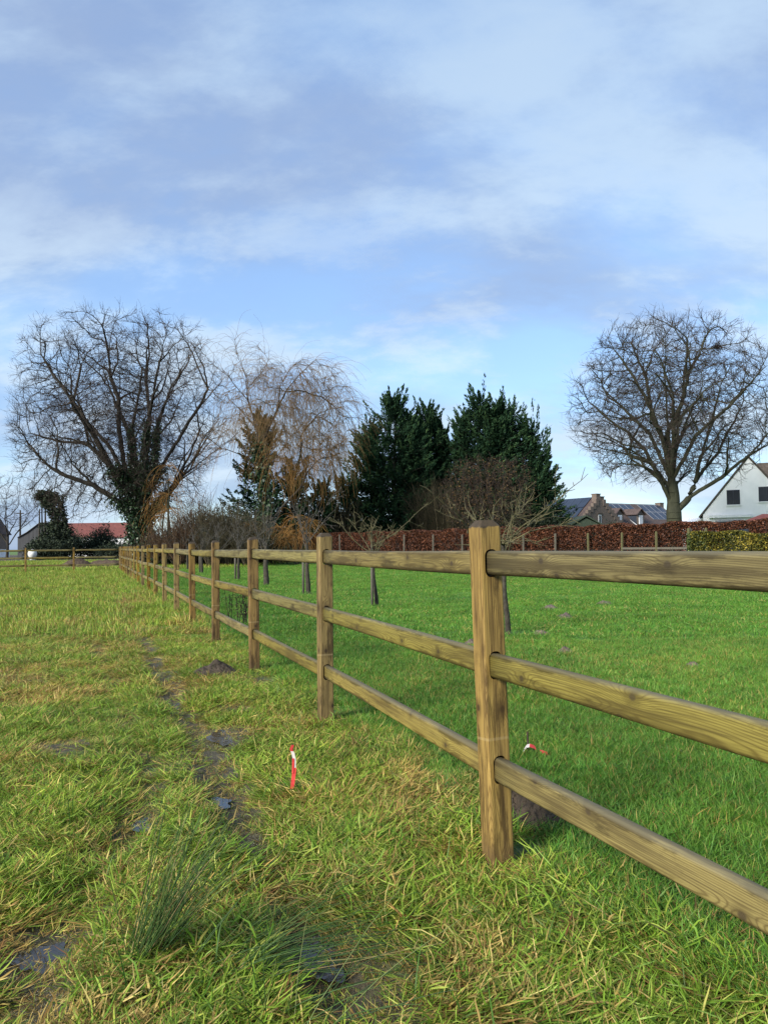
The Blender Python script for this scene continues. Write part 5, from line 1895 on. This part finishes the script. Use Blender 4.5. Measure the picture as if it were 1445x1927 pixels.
# ------------------------------------------------------------------ heaps, molehills, soil
def mound(name, label, cat, x, y, rx, ry, h, mat, seed, group=None, n=34, rough=.35, z0=None):
    a = np.linspace(0, 1, n)
    uu, vv = np.meshgrid(np.linspace(-1.1, 1.1, n), np.linspace(-1.1, 1.1, n))
    rr = np.hypot(uu, vv) * (1 + .3 * (fbm(uu + seed, vv, .6, seed) - .5))
    zz = np.clip(1 - rr ** 1.7, -.15, 1) * h
    zz += (fbm(uu * 2 + seed, vv * 2, .8, seed + 3, 6) - .5) * h * rough * 2 * np.clip(1.15 - rr, 0, 1)
    V = np.stack([uu * rx, vv * ry, zz], -1).reshape(-1, 3)
    ii = (np.arange(n - 1)[:, None] * n + np.arange(n - 1)[None, :]).ravel()
    F = np.stack([ii, ii + 1, ii + n + 1, ii + n], -1)
    keep = (V[F][:, :, 2].max(1) > -.12 * h)
    o = obj(name, mesh_np(name, V, F[keep], True), MATS[mat], loc=(x, y, float(gz(x, y)) if z0 is None else z0))
    return tag(o, label, cat, group)


g = ground(1000, 1548)
mound('soil_mound', 'fresh dark soil heap at the foot of the leaning fence post', 'soil heap', g[0], g[1] + .05, .20, .17, .14, 'soil', 2, rough=.9, n=80)
for px, py, s, lab in [(1063, 1230, 1.0, 'crumbly pale molehill in the lawn, off to the right of the wide young tree'), (1017, 1193, .9, 'small molehill just right of the wide young tree trunk'), (886, 1214, .9, 'molehill between the leaning post and the wide young tree'),
                       (1137, 1138, 1.5, 'flat wide molehill far out on the lawn toward the golden hedge'), (1062, 1163, 1.3, 'low scattered molehill beyond the small one'), (1035, 1147, 1.6, 'faint flattened molehill farthest from the fence'), (1303, 1254, .7, 'tiny soil cast out on the open lawn')]:
    g = ground(px, py)
    mound('molehill', lab, 'molehill', g[0], g[1], .13 * s, .13 * s, .07 * min(s, 1.1), 'mole_soil', int(px), 'molehills on the lawn', 22, .6)
g = ground(150, 1061)
mound('manure_heap', 'dark brown heap beyond the far cross fence', 'heap', at(145, 1055, 49.5)[0], 49.5, 1.3, 1.0, .62, 'manure', 5, rough=.5, z0=0)
g = ground(240, 1060)
mound('manure_heap', 'low grey-brown soil bank beside the corner of the two fences', 'heap', at(208, 1050, 52)[0], 52, 1.9, 1.0, .5, 'manure', 8, rough=.8, z0=0)
# torn-up sod by the third post
g = ground(406, 1268)
mound('sod_clump', 'dark uprooted sod lying by the wheel track', 'sod', g[0], g[1], .22, .16, .11, 'soil', 9, rough=.6)

# ------------------------------------------------------------------ marker pegs with red and white tape
def ribbon(pts, w, twist, n=24):
    pts = np.array(pts, float)
    t = np.linspace(0, 1, len(pts))
    tt = np.linspace(0, 1, n)
    P = np.stack([np.interp(tt, t, pts[:, i]) for i in range(3)], 1)
    a = np.interp(tt, [0, 1], twist)
    S = np.stack([np.cos(a), np.sin(a), np.zeros(n)], 1) * w / 2
    th = np.stack([-np.sin(a), np.cos(a), np.zeros(n)], 1) * .0006
    return P, S, th


def tape_piece(P, S, th, i0, i1, name, mat, parent):
    mb = MB()
    rings = []
    for i in range(i0, i1 + 1):
        rings.append([tuple(P[i] - S[i] + th[i]), tuple(P[i] + S[i] + th[i]), tuple(P[i] + S[i] - th[i]), tuple(P[i] - S[i] - th[i])])
    V, F = loft(rings)
    mb.add(V, F)
    return mb.build(name, MATS[mat], parent)


g = ground(551, 1494)
pk = thing('marker_peg', 'thin upright peg with hanging red and white tape in the paddock', 'marker', (g[0], g[1], float(gz(g[0], g[1]))))
V, F, t = tube_batch(np.array([[(0, 0, -.1), (.002, 0, .1), (0, 0, .245)]]), np.array([[.006, .006, .005]]), 6)
obj('peg', mesh_np('peg', V, F, True), MATS['iron'], pk)
P, S, th = ribbon([(0.004, -.012, .245), (-.006, -.014, .225), (.004, -.013, .205), (.012, -.014, .17), (.010, -.014, .11), (.002, -.014, .05), (-.004, -.013, .012)], .019, (0.2, -.5))
tape_piece(P, S * .8, th, 0, 6, 'red_tape', 'tape_red', pk)
tape_piece(P + (0.0, 0, 0), S * .85, th, 6, 14, 'white_tape', 'tape_white', pk)
tape_piece(P, S * 1.1, th, 14, 22, 'red_tape', 'tape_red', pk)
tape_piece(P + (-.006, -.003, .004), S * .55, th, 11, 16, 'red_tape', 'tape_red', pk)
tape_piece(P, S * .7, th, 22, 23, 'white_tape', 'tape_white', pk)
g = ground(993, 1421)
pk = thing('marker_peg', 'dark iron peg on the lawn side with tape trailing in the grass', 'marker', (g[0], g[1], float(gz(g[0], g[1]))))
V, F, t = tube_batch(np.array([[(0, 0, -.1), (.001, 0, .06), (0, 0, .135)]]), np.array([[.006, .006, .005]]), 6)
obj('peg', mesh_np('peg', V, F, True), MATS['iron'], pk)
P, S, th = ribbon([(-.03, -.02, .03), (-.01, -.02, .055), (.01, -.02, .06), (.035, -.02, .05), (.055, -.03, .03), (.08, -.06, .03), (.10, -.09, .028)], .016, (1.0, 1.9))
S[:, 2] = .008
tape_piece(P, S, th, 0, 7, 'white_tape', 'tape_white', pk)
tape_piece(P, S, th, 7, 13, 'red_tape', 'tape_red', pk)
tape_piece(P, S, th, 17, 23, 'red_tape', 'tape_red', pk)

# ------------------------------------------------------------------ rushes and dry stalks
def rush(label, px, py, n, lmin, lmax, lean, spread, rg, rad=.1, grav=-.03, r0=.0017):
    g = ground(px, py)
    a = rg.uniform(0, 6.28, n)
    q = rad * np.sqrt(rg.random(n))
    st = np.stack([np.cos(a) * q, np.sin(a) * q, np.full(n, -.03)], 1)
    d = norm(np.array(lean)[None, :] + rg.normal(0, spread, (n, 3)) + st * (1.2, 1.2, 0))
    d[:, 2] = np.abs(d[:, 2]) + .03
    Q, Rr = strands(st, d, rg.uniform(lmin, lmax, n), 8, grav, .06, r0, .0007, rg)
    Q[:, 1:, 2] = np.maximum(Q[:, 1:, 2], .015)
    V, F, t = tube_batch(Q, Rr, 4, rg.random(n) ** 1.3)
    o = obj('rush_tuft', mesh_np('rush_tuft', V, F, True, {'tone': t}), MATS['rush_stem'], loc=(g[0], g[1], float(gz(g[0], g[1]))))
    return tag(o, label, 'rushes')


rg = np.random.default_rng(61)
rush('upright tuft of dark green rushes leaning over in the wet grass', 262, 1800, 125, .22, .56, (.40, .05, .9), .12, rg, .06)
rush('flattened fan of rushes spreading toward the puddle', 400, 1830, 85, .3, .7, (.85, .35, .32), .17, rg, .12, -.06)
rush('loose tuft of rushes arching in over the near grass beside the puddle', 545, 1925, 22, .3, .6, (.45, .1, .5), .3, rg, .12, -.05)
def dry_stalk(label, px, py, n, h, rg):
    g = ground(px, py)
    root = thing('dry_weed', label, 'weed', (g[0], g[1], 0), group='dry weed stalks by the fence')
    St, Rs = strands(rg.normal(0, .05, (n, 3)) * (1, 1, 0), norm(rg.normal(0, .08, (n, 3)) + np.array([0, 0, 1])), h * rg.uniform(.7, 1.0, n), 7, 0, .05, .006, .003, rg)
    a = tube_batch(St, Rs, 4, rg.random(n) * .3)
    s = np.repeat(np.arange(n), 14)
    k = rg.integers(2, 7, len(s))
    Q, Rr = strands(St[s, k], norm(rg.normal(0, 1, (len(s), 3)) + np.array([0, 0, .2])), rg.uniform(.02, .07, len(s)), 3, -.2, .2, .004, .003, rg)
    V, F, t = merge([a, tube_batch(Q, Rr, 3, rg.random(len(s)) * .4)])
    obj('stalks', mesh_np('stalks', V, F, False, {'tone': t}), MATS['twig_brown'], root)
    C = Q[:, -1]
    V, F, t = leaves(C, rg.normal(0, 1, (len(C), 3)), .035, .016, rg.random(len(C)) * .3, rg)
    obj('seed_heads', mesh_np('seed_heads', V, F, False, {'tone': t}), MATS['brown_leaf'], root)


dry_stalk('single thin dry weed stalk beyond the lower rails', 433, 1168, 3, .62, rg)
dry_stalk('bunch of dry weed stalks behind the lower rails', 456, 1178, 9, .66, rg)


# ------------------------------------------------------------------ grass
def blade_clump(name, mat, n, radius, lmin, lmax, wmin, wmax, flat, dirbias, seed, segs=3, lie=0.0):
    """one clump of curved tapering blades."""
    rg = np.random.default_rng(seed)
    a = rg.uniform(0, 6.28, n)
    q = radius * np.sqrt(rg.random(n))
    st = np.stack([np.cos(a) * q, np.sin(a) * q, rg.uniform(-.01, .005, n)], 1)
    az = rg.uniform(0, 6.28, n)
    bias = np.array([dirbias, 0])
    hx = np.cos(az) * (1 - abs(dirbias) * .6) + bias[0]
    hy = np.sin(az) * (1 - abs(dirbias) * .6)
    el = np.radians(np.clip(rg.normal(flat, 16, n), 5, 88))
    d = norm(np.stack([hx * np.cos(el), hy * np.cos(el), np.sin(el)], 1))
    L = rg.uniform(lmin, lmax, n)
    W = rg.uniform(wmin, wmax, n)
    K = segs + 1
    P = np.zeros((n, K, 3))
    P[:, 0] = st
    for i in range(1, K):
        d = d + rg.normal(0, .10, (n, 3))
        d[:, 2] -= .30 + lie
        d = norm(d)
        P[:, i] = P[:, i - 1] + d * (L / segs)[:, None]
    hmin = rg.uniform(.004, .045, n)[:, None]
    P[:, 1:, 2] = np.maximum(P[:, 1:, 2], hmin * np.linspace(.4, 1, K - 1)[None])
    T = np.gradient(P, axis=1)
    S = norm(np.cross(T, np.array([0, 0, 1.0]) + rg.normal(0, .35, (n, 1, 3))))
    wv = np.array([.75, 1.0, .75, .10]) if segs == 3 else np.array([.9, .9, .10])
    A_ = P + S * (W[:, None] * wv[None] * .5)[..., None]
    B_ = P - S * (W[:, None] * wv[None] * .5)[..., None]
    V = np.stack([A_, B_], 2).reshape(n, K * 2, 3)
    base = (np.arange(n) * K * 2)[:, None]
    r_ = np.arange(segs)[None] * 2
    F = np.stack([base + r_, base + r_ + 1, base + r_ + 3, base + r_ + 2], -1).reshape(-1, 4)
    tone = np.repeat(np.clip(rg.normal(.47, .28, n), 0, 1), K * 2)
    hs = np.repeat(rg.random(n), K * 2)
    me = mesh_np(name, V.reshape(-1, 3), F, True, {'tone': tone, 'hash': hs})
    me.materials.append(MATS[mat])
    return bpy.data.objects.new(name, me)


def weed_clump(name, seed):
    rg = np.random.default_rng(seed)
    n = 9
    a = rg.uniform(0, 6.28, n)
    C = np.stack([np.cos(a) * .035, np.sin(a) * .035, rg.uniform(.03, .06, n)], 1)
    d = np.stack([np.cos(a), np.sin(a), np.full(n, .35)], 1)
    V, F, t = leaves(C, d, rg.uniform(.03, .05, n), rg.uniform(.02, .035, n), None, rg, .2)
    me = mesh_np(name, V, F, True, {'tone': t, 'hash': t})
    me.materials.append(MATS['weed_leaf'])
    return bpy.data.objects.new(name, me)


def scatter(name, label, protos, X, Yv, Z, rotz, scale, idx, dry, tilt=.12, rg=None):
    col = bpy.data.collections.new(name + '_clumps')
    for i, p in enumerate(protos):
        p.name = 'a%02d_clump' % i
        col.objects.link(p)
    n = len(X)
    me = bpy.data.meshes.new(name)
    me.vertices.add(n)
    me.vertices.foreach_set('co', np.stack([X, Yv, Z], 1).astype(np.float32).ravel())
    rot = np.stack([rg.normal(0, tilt, n), rg.normal(0, tilt, n), rotz], 1).astype(np.float32)
    a = me.attributes.new('rot', 'FLOAT_VECTOR', 'POINT')
    a.data.foreach_set('vector', rot.ravel())
    for k, v in (('scl', scale), ('dry', dry)):
        a = me.attributes.new(k, 'FLOAT', 'POINT')
        a.data.foreach_set('value', np.asarray(v, np.float32))
    a = me.attributes.new('idx', 'INT', 'POINT')
    a.data.foreach_set('value', np.asarray(idx, np.int32))
    me.update()
    o = obj(name, me)
    ng = bpy.data.node_groups.new(name + '_nodes', 'GeometryNodeTree')
    ng.interface.new_socket('Geometry', in_out='INPUT', socket_type='NodeSocketGeometry')
    ng.interface.new_socket('Geometry', in_out='OUTPUT', socket_type='NodeSocketGeometry')
    gi = ng.nodes.new('NodeGroupInput')
    go = ng.nodes.new('NodeGroupOutput')
    ci = ng.nodes.new('GeometryNodeCollectionInfo')
    ci.inputs['Collection'].default_value = col
    ci.inputs['Separate Children'].default_value = True
    ci.inputs['Reset Children'].default_value = True

    def na(nm, dt):
        q = ng.nodes.new('GeometryNodeInputNamedAttribute')
        q.data_type = dt
        q.inputs['Name'].default_value = nm
        return q.outputs['Attribute']
    ip = ng.nodes.new('GeometryNodeInstanceOnPoints')
    ng.links.new(gi.outputs[0], ip.inputs['Points'])
    ng.links.new(ci.outputs[0], ip.inputs['Instance'])
    ip.inputs['Pick Instance'].default_value = True
    ng.links.new(na('idx', 'INT'), ip.inputs['Instance Index'])
    ng.links.new(na('rot', 'FLOAT_VECTOR'), ip.inputs['Rotation'])
    ng.links.new(na('scl', 'FLOAT'), ip.inputs['Scale'])
    ng.links.new(ip.outputs[0], go.inputs[0])
    md = o.modifiers.new('scatter', 'NODES')
    md.node_group = ng
    tag(o, label, 'grass', kind='stuff')
    return o


def in_view(x, y, pad=.18):
    return (np.abs(x) < (y * (IMG_W / 2 / FPX + pad) + 1.2)) & (y > 1.2)


def sample_band(y0, y1, dens, rg):
    hw = y1 * (.5 + .18) + 1.2
    n = int(dens * (y1 - y0) * 2 * hw)
    x = rg.uniform(-hw, hw, n)
    y = rg.uniform(y0, y1, n)
    k = in_view(x, y)
    return x[k], y[k]


FENCE_LEN = FS * 17
HANG = math.atan2(hd_[1], hd_[0])


def hedge_side(x, y):
    return (x - HA[0]) * hn_[0] + (y - HA[1]) * hn_[1]


rg = np.random.default_rng(71)
# paddock: long matted blades
PADN = [blade_clump('c', 'paddock_blades', 42, .095, .05, .135, .0028, .0056, 9, .6, 100 + i, 3, .18) for i in range(7)]
PADU = [blade_clump('c', 'paddock_blades', 28, .07, .04, .09, .0028, .0050, 30, .35, 120 + i) for i in range(4)]
PADF = [blade_clump('c', 'paddock_blades', 80, .26, .08, .17, .006, .010, 28, .6, 140 + i, 2) for i in range(4)]
PADW = [weed_clump('c', 160 + i) for i in range(2)]
protos = PADN + PADU + PADF + PADW
XS, YS, SC, ID = [], [], [], []
for y0, y1, dens, near in ((1.2, 4.0, 760, 1), (4.0, 7.0, 520, 1), (7.0, 11.0, 300, 1), (11.0, 18.0, 42, 0), (18, 30, 24, 0), (30, 46.5, 14, 0)):
    x, y = sample_band(y0, y1, dens, rg)
    k = (side(x, y) < .30 + .15 * (fbm(x, y, .5, 77) - .5) * 2) & (along(x, y) < FENCE_LEN)
    x, y = x[k], y[k]
    mk = mud(x, y)
    gap = np.clip((fbm(x, y, .32, 61, 2) - .60) / .12, 0, 1)
    k = rg.random(len(x)) > np.maximum(mk * .6, gap * .6)
    x, y, mk = x[k], y[k], mk[k]
    if near:
        u = rg.random(len(x))
        idd = np.where(u < .70, rg.integers(0, 7, len(x)), np.where(u < 2, rg.integers(7, 11, len(x)), rg.integers(15, 17, len(x))))
        s = rg.uniform(.65, 1.25, len(x)) * (1 - .5 * mk)
        s *= .75 + .6 * fbm(x, y, .8, 44)
    else:
        idd = rg.integers(11, 15, len(x))
        s = rg.uniform(.7, 1.2, len(x)) * (.85 + .008 * y)
    XS.append(x)
    YS.append(y)
    SC.append(s)
    ID.append(idd)
X, Yv, S_, I_ = (np.concatenate(q) for q in (XS, YS, SC, ID))
dr = dryness(X, Yv)
md_ = mud(X, Yv)
flow = fbm(X, Yv, .55, 91, 2) * 14 + rg.normal(0, .9, len(X))
pm = np.hypot(X - posts[1][0], Yv - posts[1][1])
keep = np.ones(len(X), bool)
for p in posts[:8]:
    keep &= (np.abs(X - p[0]) > .03) | (np.abs(Yv - p[1]) > .03)
dry = np.clip(.11 + .60 * dr + .40 * md_ + rg.normal(0, .1, len(X)), 0, .95)
scatter('paddock_grass', 'rough matted yellow-green grass covering the paddock', protos, X[keep], Yv[keep], gz(X, Yv)[keep] - .004, flow[keep], S_[keep], I_[keep], dry[keep], .12, rg)
print('paddock clumps', keep.sum())

# lawn
LAWN = [blade_clump('c', 'lawn_blades', 70, .10, .028, .065, .0019, .0034, 45, .4, 200 + i) for i in range(6)]
LAWF = [blade_clump('c', 'lawn_blades', 130, .32, .035, .075, .004, .0075, 40, .4, 220 + i, 2) for i in range(4)]
LAWT = [blade_clump('c', 'lawn_blades', 40, .05, .06, .11, .0024, .004, 60, .2, 240 + i) for i in range(2)]
protos = LAWN + LAWF + LAWT
XS, YS, SC, ID = [], [], [], []
for y0, y1, dens, near in ((1.2, 5.0, 520, 1), (5.0, 10.0, 330, 1), (10, 17, 40, 0), (17, 30, 22, 0), (30, 62, 11, 0)):
    x, y = sample_band(y0, y1, dens, rg)
    k = (side(x, y) > .12 + .2 * (fbm(x, y, .5, 78) - .5)) & (hedge_side(x, y) > .7)
    k &= ~((along(x, y) > FENCE_LEN - .2) & (y > 52))
    x, y = x[k], y[k]
    k = rg.random(len(x)) > mud(x, y) * .9
    x, y = x[k], y[k]
    if near:
        u = rg.random(len(x))
        idd = np.where(u < .96, rg.integers(0, 6, len(x)), rg.integers(10, 12, len(x)))
        s = rg.uniform(.75, 1.25, len(x)) * (.8 + .5 * fbm(x, y, .9, 45))
    else:
        idd = rg.integers(6, 10, len(x))
        s = rg.uniform(.75, 1.2, len(x)) * (.9 + .006 * y)
    XS.append(x)
    YS.append(y)
    SC.append(s)
    ID.append(idd)
X, Yv, S_, I_ = (np.concatenate(q) for q in (XS, YS, SC, ID))
dry = np.clip(.02 + .10 * dryness(X * .6, Yv * .6) + rg.normal(0, .03, len(X)), 0, .5)
scatter('lawn_grass', 'short bright green grass of the lawn beyond the fence', protos, X, Yv, gz(X, Yv) - .004, rg.uniform(0, 6.28, len(X)), S_, I_, dry, .1, rg)
print('lawn clumps', len(X))

# far pasture beyond the cross fence
PAS = [blade_clump('c', 'paddock_blades', 60, .5, .10, .22, .012, .02, 55, .2, 300 + i, 2) for i in range(3)]
n = 5200
x = rg.uniform(-46, -8, n)
y = rg.uniform(38, 78, n)
k = (along(x, y) > FENCE_LEN + .2) & in_view(x, y) & (hedge_side(x, y) > -200)
x, y = x[k], y[k]
scatter('pasture_grass', 'paler grass of the pasture beyond the cross fence', PAS, x, y, np.zeros(len(x)), rg.uniform(0, 6.28, len(x)), rg.uniform(.9, 1.5, len(x)), rg.integers(0, 3, len(x)), np.full(len(x), .15), .05, rg)
